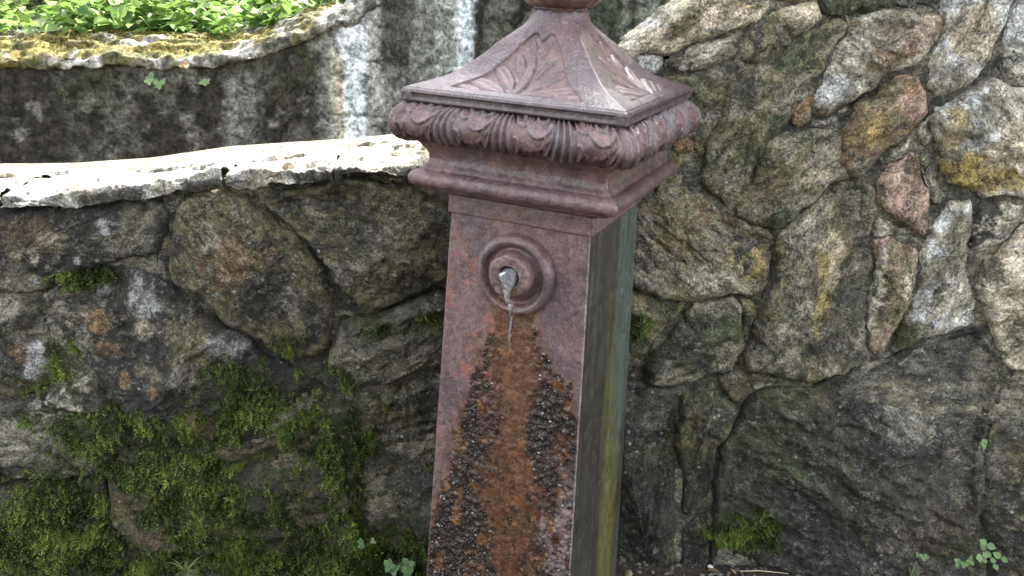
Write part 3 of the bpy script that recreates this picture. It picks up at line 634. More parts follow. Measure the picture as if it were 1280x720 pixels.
stain = np.where(front, sst(-.002, .004, np.minimum(dl, dr)), 0.0)*sst(.668, .655, z+jag)
cx = edge([(642,392),(642,470),(640,560),(638,610),(636,720)], z); cw = np.interp(z, *[a[::-1] for a in (fpx([(640,392),(640,470),(640,520),(640,560),(640,600),(640,640),(640,690),(640,720)])[:, 1], np.array([.040, .044, .024, .030, .058, .056, .034, .02]))])
core = sst(1.55, .35, np.abs(x-cx+jag*.8)/cw)*stain
blot = sst(-.1, .3, fbm(V*26+5, 5, .65)+.45*fbm(V*9+2, 3)+.42-1.0*core)*stain
C = mix(C, BRN*.75, stain*.92); C = mix(C, BLK*.8, blot*.9); C = mix(C, RUST*.85+BRN*.15, core*.85)
C = mix(C, (.18, .085, .042), core*.5*sst(.1, .5, fbm(V*60+9, 4)))
C = mix(C, (.17, .080, .030), stain*.7*sst(.35, .6, fbm(V*34+77, 4))*sst(.5, 0, core))
rimm = np.where(front, np.exp(-((np.minimum(dl, dr)+.003)/.006)**2), 0)*(z < .66); C = mix(C, (.13, .060, .028), rimm*.6)
grey_r = np.where(front, sst(.055, .095, x)*sst(.45, .25, z), 0)*sst(-.1, .3, fbm(V*np.array([70, 70, 22])+3, 4)); C = mix(C, (.22, .17, .165), grey_r*.6)
redm = np.where(front, sst(.02, -.06, x), 0)*sst(.32, .5, fbm(V*48+1, 5, .65))*sst(.40, .55, z)*sst(.80, .68, z); C = mix(C, RED, redm*.8)
spots = np.where(front, sst(.38, .5, fbm(V*90+41, 4)), 0)*sst(.62, .3, z); C = mix(C, BLK, spots*.8)
C = mix(C, (.30, .25, .25), np.where(front, sst(.975, .995, np.abs(u)), 0)*.6)  # edge highlight painted as a pale line down both front edges
# side with algae run-off
sv = (sd == 1); y_ = V[:, 1]/hh.repeat(0) if False else V[:, 1]
w = (y_/(.125+.034*(.8-z))+1)/2
stk = fbm(np.c_[w*14, z*1.2, w*0], 5, .6); stk2 = fbm(np.c_[w*40, z*2.5, w*0+8], 4, .6)
Cs = mix((.036, .033, .026), (.060, .058, .040), sst(-.3, .4, stk2))
Cs = mix(Cs, (.115, .110, .032), sst(.42, .62, w+.10*stk)*sst(.95, .75, w+.1*stk)*sst(.72, .45, z+.1*stk))
Cs = mix(Cs, (.085, .115, .100), sst(.55, .85, w+.12*stk)*sst(.15, .5, z+.12*stk2)*.9)
Cs = mix(Cs, (.13, .16, .14), .5*sst(.2, .6, stk2)*sst(.5, .8, w))
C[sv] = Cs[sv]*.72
wet = np.clip(stain*(1-.55*core), 0, 1)
ef = sst(1.0, .96, np.abs(u))
disp = .0006*fbm(V*55, 4)+stain*ef*(.0024*fbm(V*120, 4, .65)*(1-.65*core)+.0032*np.clip(fbm(V*70+3, 4, .62), 0, 1)*(1-.85*core))
Vd = V+Nf*disp[:, None]
shaft = put('shaft', Vd.reshape(Pp.shape), C.reshape(Pp.shape), wet.reshape(Pp.shape[:2]))
shaft['label'] = 'shaft with rust and black wet crust running down its front'
# black crust lumps
base_p = np.where(front & (z > GZ+.02) & (np.abs(u) < .985))[0]
wgt = (stain*(.08+blot*1.2+.5*sst(.3, .1, z))*(1-.75*core)+.012*sst(.5, .2, z)+spots*.5)[base_p]; wgt /= wgt.sum()
pick = RNG.choice(base_p, 3000, p=wgt); phi = (1+5**.5)/2
ico = np.array([(-1,phi,0),(1,phi,0),(-1,-phi,0),(1,-phi,0),(0,-1,phi),(0,1,phi),(0,-1,-phi),(0,1,-phi),(phi,0,-1),(phi,0,1),(-phi,0,-1),(-phi,0,1)])/1.9
icf = np.array([(0,11,5),(0,5,1),(0,1,7),(0,7,10),(0,10,11),(1,5,9),(5,11,4),(11,10,2),(10,7,6),(7,1,8),(3,9,4),(3,4,2),(3,2,6),(3,6,8),(3,8,9),(4,9,5),(2,4,11),(6,2,10),(8,6,7),(9,8,1)])
sz = .0005+.0027*RNG.random(len(pick))**3.0
LV = Vd[pick][:, None]+ico[None]*sz[:, None, None]*RNG.uniform(.55, 1.35, (len(pick), 12, 1))*np.array([1, .75, 1.15])
crust = mesh_np('crust', LV.reshape(-1, 3), (icf[None]+12*np.arange(len(pick))[:, None, None]).reshape(-1, 3), M_CRUST, fountain, True, {'tint': np.repeat(RNG.random(len(pick))**2, 12)})
crust['kind'] = 'stuff'

ng = 700; pick = RNG.choice(base_p, ng, p=wgt); sz = .0008+.0022*RNG.random(ng)**2
LV = Vd[pick][:, None]+np.array([0, -.0006, 0])+ico[None]*sz[:, None, None]*RNG.uniform(.5, 1.4, (ng, 12, 1))*np.array([1.2, .6, .9])
grit = mesh_np('wet_grit', LV.reshape(-1, 3), (icf[None]+12*np.arange(ng)[:, None, None]).reshape(-1, 3), M_GLINT, fountain, False); grit['kind'] = 'stuff'
# neck band, collar with torus
def smooth_prof(pts, n):
    p = np.array(pts); L = np.r_[0, np.cumsum(np.linalg.norm(np.diff(p, axis=0), axis=1))]; t = np.linspace(0, L[-1], n)
    return np.c_[np.interp(t, L, p[:, 0]), np.interp(t, L, p[:, 1])]
bp = smooth_prof([(.120, .7985), (.1283, .7985), (.1292, .801), (.1285, .828), (.126, .831)], 26)
Pp, Nn, Uu, Ss = sweep(bp, np.full(26, .002), (90, 60, 20, 20), 2)
q = Pp.reshape(-1, 3); Pp = Pp+Nn*(.0008*fbm(q*60, 4)).reshape(Pp.shape[:2])[..., None]
put('neck_band', Pp, paint_cols(q).reshape(Pp.shape))
tor = [(.126, .829), (.134, .831), (.142, .834), (.150, .838), (.157, .841), (.164, .8425), (.1652, .8465)]
a = np.linspace(-1.25, 1.75, 14); tor += [(.1655+.0150*math.cos(t), .8605+.0135*math.sin(t)) for t in a]
tor += [(.1600, .8785), (.1555, .884), (.153, .892), (.1535, .900), (.157, .908), (.163, .915), (.168, .920)]
cp_ = smooth_prof(tor, 64); rr = np.interp(cp_[:, 0], [.12, .165, .185], [.002, .004, .008])
Pp, Nn, Uu, Ss = sweep(cp_, rr, (130, 110, 30, 30), 5); q = Pp.reshape(-1, 3)
Cq = paint_cols(q); cav = sst(.874, .884, q[:, 2]); Cq = mix(Cq, (.075, .042, .032), .55*cav*sst(-.2, .4, fbm(q*30, 5)))
Cq = mix(Cq, (.10, .11, .075), .8*sst(.874, .882, q[:, 2])*sst(.893, .885, q[:, 2])*sst(.15, .4, fbm(q*22+2, 4))*sst(.04, .10, q[:, 0]))
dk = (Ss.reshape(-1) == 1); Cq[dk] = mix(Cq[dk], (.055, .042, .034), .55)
Pp = Pp+Nn*(.0010*fbm(q*50, 4)+.0006*fbm(q*160, 3)).reshape(Pp.shape[:2])[..., None]
put('collar', Pp, Cq.reshape(Pp.shape))

# leaf moulding
npf = 52; th = np.linspace(math.radians(104), math.radians(-82), npf)
ep = np.c_[.172+.030*np.cos(th), .951+.029*np.sin(th)]
ep = np.vstack([[.150, .9805], ep, [.150, .921]])
Pp, Nn, Uu, Ss = sweep(ep[::-1], np.full(len(ep), .020), 270, 16)
v = np.broadcast_to(np.linspace(1, 0, len(ep))[None], Uu.shape)           # 0 top .. 1 bottom
nloop = Uu.shape[0]
per = 270+16; idx = np.arange(nloop) % per; ulin = np.clip((idx-0)/(270-1), 0, 1)*2-1
arc = np.clip((idx-269)/17, 0, 1)
X0, _, _, _ = loop(.2, .02, 270, 16); sidec = np.where(idx < 270, ulin*.9, 1.0-0.0*arc)
wv = (sidec+1)*2; x_ = (2*(wv-np.floor(np.minimum(wv, 3.9999)))-1)[:, None]     # -1..1 inside one leaf, darts at +-1
x_ = np.where((idx >= 270)[:, None], 1.0, x_)
ad = np.abs(x_)
sw = x_+.30*(v-.3)                                                        # leaves sweep sideways
def petal(cx0, cy0, rx, ry, hgt, y_lo=-.2):
    d_ = np.hypot((sw-cx0)/rx, (v-cy0)/ry); return hgt*(.25+.75*d_**2)*sst(1.06, .96, d_)
body = np.sqrt(np.clip(1-((sw-.0)/.74)**2-((v-.34)/.52)**2, 0, 1))
orn = .0040*body
for pt in [(.02,.30,.66,.46,.0040), (.20,.22,.46,.30,.0068), (-.36,.17,.30,.20,.0074), (.26,.13,.24,.17,.0100), (-.38,.09,.15,.11,.0095), (-.50,.66,.20,.15,.0085), (.56,.52,.13,.26,.0070)]:
    orn = np.maximum(orn, petal(*pt))
dcl = (1-ad)*(1.3-.75*v)
dart = (.5+.5*np.cos(dcl/.30*math.pi*2*1.5))*sst(.36, .27, dcl)
vein = np.cos(sw*26+v*5)*sst(.62, .8, v)*sst(.66, .4, np.abs(sw))
corner = np.where((idx >= 270)[:, None], .5+.5*np.cos((arc[:, None]-.5)*math.pi*4), 0)
fade = sst(.04, .12, v)*sst(.96, .80, v); side_m = (idx < 270)[:, None]
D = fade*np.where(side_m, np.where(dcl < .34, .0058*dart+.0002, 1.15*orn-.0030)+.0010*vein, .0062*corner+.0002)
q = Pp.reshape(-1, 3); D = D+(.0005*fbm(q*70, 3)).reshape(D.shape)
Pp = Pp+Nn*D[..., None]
Cq = paint_cols(q); lowp = (-D.reshape(-1)); Cq = mix(Cq, (.100, .092, .105), .7*sst(.0015, .0055, D.reshape(-1)))      # bluish grey highlights painted on the crests
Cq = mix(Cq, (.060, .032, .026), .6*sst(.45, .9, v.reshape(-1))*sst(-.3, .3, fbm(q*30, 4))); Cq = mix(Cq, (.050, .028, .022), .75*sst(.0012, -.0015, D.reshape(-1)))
Cq = mix(Cq, (.13, .075, .05), .25*sst(.3, .5, fbm(q*26+8, 4))); Cq = mix(Cq, (.11, .13, .03), .6*sst(.9805, .984, q[:, 2])*sst(.2, .45, fbm(q*14+5, 4)))
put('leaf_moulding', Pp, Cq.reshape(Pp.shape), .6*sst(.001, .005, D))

# cap
rid = np.array([(.1795, 1.0065), (.159, 1.014), (.127, 1.028), (.104, 1.046), (.086, 1.063), (.071, 1.081), (.058, 1.098), (.049, 1.114), (.0455, 1.127)])
L = np.r_[0, np.cumsum(np.linalg.norm(np.diff(rid, axis=0), axis=1))]
def cspline(t, T_, Y):
    n_ = len(T_); h_ = np.diff(T_); A = np.zeros((n_, n_)); r = np.zeros(n_); A[0, 0] = A[-1, -1] = 1
    for i in range(1, n_-1):
        A[i, i-1] = h_[i-1]; A[i, i] = 2*(h_[i-1]+h_[i]); A[i, i+1] = h_[i]; r[i] = 3*((Y[i+1]-Y[i])/h_[i]-(Y[i]-Y[i-1])/h_[i-1])
    c = np.linalg.solve(A, r); i = np.clip(np.searchsorted(T_, t)-1, 0, n_-2); dx = t-T_[i]
    b_ = (Y[i+1]-Y[i])/h_[i]-h_[i]*(2*c[i]+c[i+1])/3; d_ = (c[i+1]-c[i])/(3*h_[i])
    return Y[i]+b_*dx+c[i]*dx*dx+d_*dx**3
ts = np.linspace(0, L[-1], 130); slope = np.c_[cspline(ts, L, rid[:, 0]), cspline(ts, L, rid[:, 1])]
plate = smooth_prof([(.150, .9775), (.1780, .9775), (.1790, .9835), (.1835, .9845), (.1858, .9865), (.1862, .9995), (.1845, 1.0030), (.1810, 1.0050), (.1797, 1.0064)], 44)
prof = np.vstack([plate, slope]); npl = len(plate)
Pp, Nn, Uu, Ss = sweep(prof, np.r_[np.full(npl, .0025), np.full(len(slope), .0025)], (230, 170, 60, 60), 4)
zrow = prof[:, 1]; rnd = sst(1.070, 1.122, zrow)                       # square turns round towards the neck
ang = np.arctan2(Pp[..., 1], Pp[..., 0]); rad = np.hypot(Pp[..., 0], Pp[..., 1]); hrow = prof[:, 0][None]
rad2 = rad*(1-rnd[None])+hrow*(1.0+.06*(1-rnd[None]))*rnd[None]
Pp[..., 0] = rad2*np.cos(ang); Pp[..., 1] = rad2*np.sin(ang)
zc = np.broadcast_to(zrow[None], Uu.shape); X = Uu*hrow; sl = np.r_[np.zeros(npl)-.01, ts][None]*np.ones_like(Uu)
# recessed panel with two rounded tops, leaf relief inside
half = np.interp(sl, [.012, .06, .11, .15], [.118, .070, .042, .022])
lob = .146-.34*np.abs(np.abs(X)-.5*half)**1.0*(1)-.0*X
dpan = np.minimum.reduce([half-np.abs(X), sl-.014, (.150-sl)-.5*np.clip(np.abs(np.abs(X)-.014)-.004, 0, 1)*3])
pan = sst(-.0012, .0022, dpan)
leaf = np.zeros_like(X)
def lobe(cx0, cy0, ang_, a_, b_, hgt, groove=.35):
    global leaf
    for sgn in (-1, 1):
        dx = X*sgn-cx0; dy = sl-cy0; xr_ = dx*math.cos(ang_)+dy*math.sin(ang_); yr_ = -dx*math.sin(ang_)+dy*math.cos(ang_)+.10*xr_*xr_/a_
        e = 1-(xr_/a_)**2-(yr_/b_)**2
        leaf = np.maximum(leaf, hgt*np.sqrt(np.clip(e, 0, 1))*(1-groove*np.exp(-(yr_/(b_*.22))**2)))
        if cx0 == 0: break
lobe(.052, .034, .50, .046, .015, .0055); lobe(.034, .060, .85, .036, .012, .0055); lobe(.020, .088, 1.15, .028, .009, .0050); lobe(.085, .024, .25, .030, .008, .004); lobe(0, .060, math.pi/2, .052, .009, .0075, .2); lobe(.010, .122, 1.3, .018, .006, .004)
leaf *= sst(0, .004, dpan)
slot = sst(.90, .885, np.abs(Uu))*sst(.9895, .9905, zc)*sst(.9985, .9975, zc)
D = -.0042*pan+leaf*.72-.0030*slot*(zc < 1.003)
low = sst(.9785, .9845, zc); q = Pp.reshape(-1, 3)
D = D+(.0006*fbm(q*45, 4)).reshape(D.shape)+(1-low)*(.004*fbm(q*30, 4)).reshape(D.shape)
Pp = Pp+Nn*D[..., None]
Cq = paint_cols(q); Cq = mix(Cq, (.078, .066, .075), .6*(1-pan).reshape(-1)*sst(1.12, 1.05, zc.reshape(-1)))        # greyer ribs and rim
Cq = mix(Cq, (.16, .095, .085), .5*pan.reshape(-1)*sst(.002, 0, leaf.reshape(-1)))
Cq = mix(Cq, (.075, .038, .022), .85*(1-low).reshape(-1)); Cq = mix(Cq, (.12, .13, .03), .7*((1-low).reshape(-1))*sst(.25, .5, fbm(q*11+4, 4)))
Cq = mix(Cq, (.055, .045, .042), .6*(slot.reshape(-1)))*.82
put('cap', Pp, Cq.reshape(Pp.shape), .45*(1-pan)*sst(1.08, 1.02, zc)*sst(.98, .985, zc))

def lathe(name, prof, n, center, axis='z', lobes=0, lamp=0, parent=fountain, col=None, mat=None, wob=.0004, wet=None):
    pr = np.array(prof); a = np.arange(n)*2*math.pi/n; A = a[:, None]; r = pr[None, :, 0]*(1+lamp*np.abs(np.cos(A*lobes/2)))
    if axis == 'z': Q = np.stack([r*np.cos(A), r*np.sin(A), np.broadcast_to(pr[None, :, 1], r.shape)], -1)
    else: Q = np.stack([r*np.cos(A), -np.broadcast_to(pr[None, :, 1], r.shape), r*np.sin(A)], -1)
    Q = Q+np.array(center); q = Q.reshape(-1, 3); cen = np.array(center)
    d = (q-cen); d /= np.linalg.norm(d, axis=1)[:, None]+1e-9
    Q = (q+d*(wob*fbm(q*60, 4))[:, None]).reshape(Q.shape)
    C = paint_cols(q) if col is None else col(q)
    return put(name, Q, C.reshape(Q.shape), wet(q).reshape(Q.shape[:2]) if wet else None, parent, mat)
fp = smooth_prof([(.0455, 1.126), (.041, 1.129), (.040, 1.131), (.046, 1.1325), (.0535, 1.136), (.0600, 1.142), (.0640, 1.150), (.0645, 1.160), (.061, 1.170), (.052, 1.177), (.045, 1.181), (.047, 1.186), (.052, 1.20), (.052, 1.22), (.045, 1.24), (.032, 1.258), (.016, 1.268), (.0005, 1.271)], 90)
fin = lathe('finial', fp, 120, (0, 0, 0), 'z', 14, .055, col=lambda q: mix(paint_cols(q), (.10, .045, .03), .6*sst(-.2, .3, fbm(q*40, 4))))
# spout
zc0 = .712; yf = -(.125+.034*(.8-zc0))
ringp = [(.0705, -.006), (.0705, .001), (.0700, .006), (.0680, .0115), (.0640, .0155), (.0595, .0168), (.0555, .0150), (.0525, .0110), (.0505, .0062), (.0475, .0040), (.0440, .0045), (.0420, .0065), (.034, .0075)]
rcol = lambda q: mix(mix(paint_cols(q), (.20, .07, .035), .6*sst(-.005, -.05, q[:, 2]-zc0+.03*fbm(q*40, 3))*sst(.05, .0, np.abs(q[:, 0]+.008))), (.10, .095, .10), .35*sst(.012, .0165, yf-q[:, 1]))
rwet = lambda q: sst(-.02, -.045, q[:, 2]-zc0)*sst(.03, .015, np.abs(q[:, 0]))
ring = lathe('spout_ring', smooth_prof(ringp, 60), 160, (0.002, yf, zc0), 'y', col=rcol, wob=.0008, wet=rwet)
bossp = [(.0385, .0), (.0380, .020), (.0375, .026), (.0365, .0295), (.0345, .0315), (.0330, .0320), (.0270, .0325), (.0205, .0326), (.0190, .0312), (.0182, .028), (.0175, .012), (.0005, .011)]
bcol = lambda q: mix(mix(paint_cols(q)*1.08, (.022, .018, .012), sst(.0192, .0172, np.hypot(q[:, 0]-.002, q[:, 2]-zc0-.004))), (.085, .050, .025), .85*sst(.004, -.012, q[:, 2]-zc0+.01*fbm(q*70, 3))*sst(.014, .009, np.abs(q[:, 0]-.002+.006*fbm(q*50, 3))))
boss = lathe('spout', smooth_prof(bossp, 70), 120, (.002, yf, zc0+.004), 'y', col=bcol, wob=.0022, wet=rwet)
boss.parent = ring                                                          # the mouth piece sits in the ring
# water: a bulge in the mouth and a thin film running down
pth = np.array([(.000, .020, .002), (.000, .031, -.001), (.001, .0345, -.010), (.002, .0350, -.022), (.002, .0345, -.034), (.002, .028, -.043), (.001, .0125, -.050), (.000, .0165, -.057), (-.001, .0175, -.064), (-.002, .008, -.074), (-.003, .0045, -.088), (-.003, .0040, -.110), (-.003, .0040, -.135)])
wr_ = np.array([.0165, .0165, .0110, .0065, .0045, .0040, .0050, .0040, .0045, .0030, .0025, .0020, .0010]); dep = np.array([.014, .0135, .0060, .0035, .0022, .0030, .0035, .0022, .0022, .0022, .0018, .0016, .0010])
tt = np.linspace(0, len(pth)-1, 90); ii = np.arange(len(pth))
cpth = np.stack([cspline(tt, ii.astype(float), pth[:, k]) for k in range(3)], 1); wr2 = np.interp(tt, ii, wr_); dp2 = np.interp(tt, ii, dep)
tg = np.gradient(cpth, axis=0); tg /= np.linalg.norm(tg, axis=1)[:, None]
a = np.arange(20)*2*math.pi/20; WV = []
for c0, t0, r0, d0 in zip(cpth, tg, wr2, dp2):
    side = np.array([1., 0, 0]); nn = np.cross(t0, side); nn /= np.linalg.norm(nn)
    pos = np.array([.002+c0[0], yf-c0[1], zc0+.004+c0[2]]); n3 = np.array([nn[0], -nn[1], nn[2]])
    WV.append(pos+np.cos(a)[:, None]*side*r0+np.sin(a)[:, None]*n3*d0)
WV = np.array(WV).swapaxes(0, 1); q = WV.reshape(-1, 3); WV = (q+np.stack([.0030*fbm(q*110, 3), .0026*fbm(q*110+9, 3), .0030*fbm(q*110+19, 3)], 1)).reshape(WV.shape)
wm = mesh_np('water_trickle', WV.reshape(-1, 3), gridf(20, 90, True), M_WATER, None, True, None, origin=(.002, yf-.03, zc0-.13))
tag(wm, 'clear water bulging from the spout and trickling down the rust', 'water')

# ------------------------------------------------------------------ moss and plants
def unit(a): return a/(np.linalg.norm(a, axis=-1, keepdims=True)+1e-12)
def fronds(name, root, d0, Ln, J, mat, label, tint, wid=.66, droop=.55, leafl=.40, cat='moss'):
    K = len(root); t = (np.arange(J)+.6)/J
    g = np.array([0, 0, -1.0])
    spine = root[:, None]+d0[:, None]*(Ln[:, None]*t)[..., None]+g*(Ln[:, None]*t**2*droop)[..., None]
    tan = unit(d0[:, None]+g*(2*t[None]*droop)[..., None])
    rnd = unit(RNG.normal(size=(K, 3))); sideb = unit(np.cross(tan, rnd[:, None]))
    sg = np.where(np.arange(J) % 2 == 0, 1, -1)[None, :, None]
    dirl = unit(sideb*sg*.9+tan*.75+RNG.normal(size=(K, J, 3))*.22)
    ll = Ln[:, None]*leafl*(1-.55*t)*RNG.uniform(.7, 1.3, (K, J)); wv = unit(np.cross(dirl, rnd[:, None]+RNG.normal(size=(K, J, 3))*.3))*(ll*wid*.5)[..., None]
    mid = spine+dirl*(ll*.4)[..., None]; tip = spine+dirl*ll[..., None]
    Vv = np.stack([spine, mid+wv, tip, mid-wv], 2).reshape(-1, 3); F = np.arange(K*J*4).reshape(-1, 4)
    # stems
    ti = np.repeat(np.clip(tint[:, None]+RNG.normal(size=(K, J))*.16+.55*(t[None]-.5), 0, 1).ravel(), 4)
    o = mesh_np(name, Vv, F, mat, None, True, {'tint': ti}, origin=root.mean(0)); return tag(o, label, cat, kind='stuff')
def moss_on(W, key, ml, K, Lr, label, name='moss', thr=.33, sel=None):
    st = np.vstack([a for a, b in surf_pts[key]]); hh_ = np.concatenate([b for a, b in surf_pts[key]]); wt = np.concatenate([np.linalg.norm(a-a[0], axis=1)/(np.linalg.norm(a-a[0], axis=1).mean()) for a, b in surf_pts[key]])
    m_ = moss_mask(W, ml, st)+.62*fbm(np.c_[st*24, st[:, :1]*0], 6, .66)
    wt = wt*sst(thr, thr+.35, m_)
    if sel is not None: wt = wt*sel(st)
    wt /= wt.sum(); i = RNG.choice(len(st), K, p=wt)
    dens = np.clip((m_[i]-.4)*1.4, 0, 1)
    lift = RNG.random(K)*.009*dens
    root = W.w(st[i]+RNG.normal(size=(K, 2))*.0012, hh_[i]+lift-.001)
    cl = np.stack([fbm(np.c_[st[i]*35, st[i][:, :1]*0+k_*9], 2) for k_ in range(3)], 1)
    d0 = unit(W.n*.9+cl*1.1+RNG.normal(size=(K, 3))*.45+np.array([0, 0, -.25]))
    Ln = RNG.uniform(Lr[0], Lr[1], K)*(.6+.6*dens)
    tint = np.clip(.30+.55*fbm(np.c_[st[i]*24, st[i][:, :1]*0+4], 4)+RNG.normal(size=K)*.15+lift*10, 0, 1)
    return fronds(name, root, d0, Ln, 8, M_MOSS, label, tint)
moss_on(WL, 'L', MOSS_L, 21000, (.008, .022), 'deep green feathery moss hanging over the low dark stone wall')
moss_on(WR, 'R', MOSS_R[:2], 1700, (.006, .014), 'small green moss cushions at foot of the tall rubble wall', thr=.5)
# golden moss on the concrete coping
K = 9000; cq = np.c_[A_S, q[:0, 0]] if False else None
rs_ = RNG.uniform(s0, WB.px(400, 30)[0], K); rp = RNG.integers(24, 62, K); rp = np.where(RNG.random(K) < .1, RNG.integers(12, 24, K), rp)
zt_ = np.interp(rs_, S if len(S) == nsc else np.linspace(s0, s1, nsc), zt); sel = fbm(np.c_[rs_*9, pr[rp][:, 0]*14, rs_*0], 4) > -.25
rs_, rp, zt_ = rs_[sel], rp[sel], zt_[sel]; K = len(rs_)
root = WB.w(np.stack([rs_, zt_+pr[rp][:, 1]+.004*RNG.random(K)], 1), pr[rp][:, 0])
fronds('moss', root, unit(np.array([0, 0, 1.0])+WB.n*.4+RNG.normal(size=(K, 3))*.5), RNG.uniform(.006, .016, K), 8, M_MOSSY, 'golden green moss carpeting top of the black stained concrete wall', np.clip(.5+.4*fbm(np.c_[rs_*8, rp*.1, rs_*0], 3)+RNG.normal(size=K)*.15, 0, 1), leafl=.45)

def leaf_geo(base, d, up, L_, W_, fold=.18, curl=.18):
    """ovate leaves: 8 verts, 6 faces each"""
    d = unit(d); sd_ = unit(np.cross(d, up)); nn = unit(np.cross(sd_, d)); L_ = L_[:, None]; W_ = W_[:, None]
    P_ = lambda t, s, hgt: base+d*L_*t+sd_*W_*s+nn*(L_*hgt)
    V = np.stack([base, P_(.28, .46, fold*.5-curl*.08), P_(.64, .40, fold*.4-curl*.3), P_(1.0, 0, -curl), P_(.64, -.40, fold*.4-curl*.3), P_(.28, -.46, fold*.5-curl*.08), P_(.30, 0, 0), P_(.66, 0, -curl*.4)], 1)
    T3 = np.array([(0,6,1),(0,5,6),(7,3,2),(7,4,3)]); T4 = np.array([(6,7,2,1),(6,5,4,7)])
    k = 8*np.arange(len(base))[:, None, None]
    return V.reshape(-1, 3), [(T4[None]+k).reshape(-1, 4), (T3[None]+k).reshape(-1, 3)]
# leafy ground cover on the bed
NP = 1200; ps = RNG.uniform(s0-.6, WB.px(470, 0)[0]+.5, NP); pd_ = -.20-RNG.random(NP)**1.6*3.0
pz = np.minimum(topz(ps), WB.px(300, 60)[1]+.05)+.02+(-pd_-.24)*.22+np.clip(-pd_-1.5, 0, None)*.72
base, dd, uu, ll, tn = [], [], [], [], []
for s_, d_, z_ in zip(ps, pd_, pz):
    hgt = random.uniform(.03, .24); k = random.randint(7, 12); root = WB.w(np.array([s_, z_]), np.array(d_)); lean = np.array([random.gauss(0, .3), random.gauss(0, .3), 1.0]); tt_ = random.random()
    for j in range(k):
        f = (j+1)/k; a_ = j*2.4+random.uniform(-.4, .4); p = root+lean*hgt*f
        dd.append((math.cos(a_), math.sin(a_), random.uniform(-.7, .7))); base.append(p+np.array([math.cos(a_), math.sin(a_), .2])*.012); uu.append((random.gauss(0, .6), random.gauss(0, .6), 1)); ll.append(random.uniform(.035, .085)*(1.15-.4*f)); tn.append(min(1, max(0, tt_*.6+random.random()*.5)))
base, dd, uu, ll = map(np.array, (base, dd, uu, ll))
V, F = leaf_geo(base, dd, uu, ll, ll*RNG.uniform(.5, .8, len(ll)), .15, .25)
o = mesh_np('ground_cover', V, F, M_LEAF, None, True, {'tint': np.repeat(tn, 8)}, origin=base.mean(0)); tag(o, 'bright green leafy ground cover growing in bed behind the concrete wall', 'plants', kind='stuff')

# small individual plants
def tube(name, pts, radii, mat, parent, n=6, **kw):
    pts = np.array(pts, float); tg = unit(np.gradient(pts, axis=0)); ref = np.array([.3, .2, .93]); a = np.arange(n)*2*math.pi/n
    Q = []
    for p, t, r in zip(pts, tg, radii):
        e1 = np.cross(t, ref); e1 /= np.linalg.norm(e1)+1e-9; e2 = np.cross(t, e1); Q.append(p+np.cos(a)[:, None]*e1*r+np.sin(a)[:, None]*e2*r)
    Q = np.array(Q).swapaxes(0, 1); V = Q.reshape(-1, 3)
    return mesh_np(name, V, gridf(n, len(pts), True), mat, parent, True, {'tint': np.full(len(V), .4), 'Col': np.full((len(V), 3), .1)}, **kw)
def leaf_plant(root, nrm, stems, label, L_=.014, cat='plant', mat=None, group=None, name='seedling', tri=True, spread=.6, Hh=.05, tints=(.3, .9)):
    t = thing(name, root, label, cat, group)
    for k in range(stems):
        a_ = random.uniform(0, 6.28); up = np.array([0, 0, 1.0])*.9+nrm*.5; dv = unit(up+np.array([math.cos(a_), math.sin(a_), 0])*spread)
        H_ = Hh*random.uniform(.5, 1.1); tip = root+dv*H_; midp = root+dv*H_*.5+np.array([0, 0, .12*H_])
        tube('stem', [root, midp, tip], [.0007, .0006, .0005], mat or M_CLOVER, t, 5)
        nl = 3 if tri else 2; a0 = random.uniform(0, 6.28)
        fac = unit(nrm*.9+np.array([0, 0, .8])+RNG.normal(size=3)*.25); e1 = unit(np.cross(fac, [.2, .1, .9])); e2 = np.cross(fac, e1)
        for j in range(nl):
            b_ = a0+j*2*math.pi/nl; d_ = (math.cos(b_)*e1+math.sin(b_)*e2)+fac*.15
            l_ = np.array([L_*random.uniform(.8, 1.25)]); V, F = leaf_geo(tip[None], d_[None], fac[None], l_, l_*.85, .10, .12)
            mesh_np('leaf', V, F, mat or M_CLOVER, t, True, {'tint': np.full(8, random.uniform(*tints))})
    return t
def wp(W, x, y, h): st = W.px(x, y, h); return W.w(st, np.array(h))
leaf_plant(wp(WL, 502, 716, .05), WL.n, 8, 'clover clump with round pale green leaves at fountain foot beside mossy wall', .017, spread=.8, Hh=.045)
leaf_plant(wp(WL, 458, 684, .06), WL.n, 5, 'pale sprig of tiny clover leaves on moss above the larger clump', .008, spread=.6, Hh=.03)
leaf_plant(wp(WL, 500, 790, .09), WL.n, 7, 'low clover clump hidden in moss below the pale sprig', .016, spread=.8, Hh=.05)
leaf_plant(wp(WR, 1228, 706, .05), WR.n, 6, 'broad leaved light green seedling at foot of the tall rubble wall', .017, spread=.5, Hh=.05, tri=False)
leaf_plant(wp(WR, 1198, 706, .05), WR.n, 4, 'small clover sprig between grass blades at tall wall foot', .010, spread=.6, Hh=.03)
leaf_plant(wp(WR, 1150, 698, .05), WR.n, 5, 'tiny dark clover sprig beside grass tuft at tall wall foot', .007, spread=.6, Hh=.025)
leaf_plant(wp(WR, 1222, 560, .02), WR.n, 4, 'tiny green sprig sprouting from a joint of tall rubble wall', .008, spread=.5, Hh=.02)
leaf_plant(wp(WB, 199, 112, .01), WB.n, 6, 'pale green sprig growing on the face of concrete wall', .018, spread=.7, Hh=.04)
leaf_plant(wp(WB, 257, 108, .01), WB.n, 3, 'tiny whitish sprig growing on the face of concrete wall', .014, spread=.5, Hh=.03, tints=(.95, 1))
leaf_plant(wp(WB, 232, 84, .03), WB.n, 2, 'dry tan leaf stuck under the mossy lip of concrete wall', .016, mat=M_DRY, spread=.5, Hh=.01)
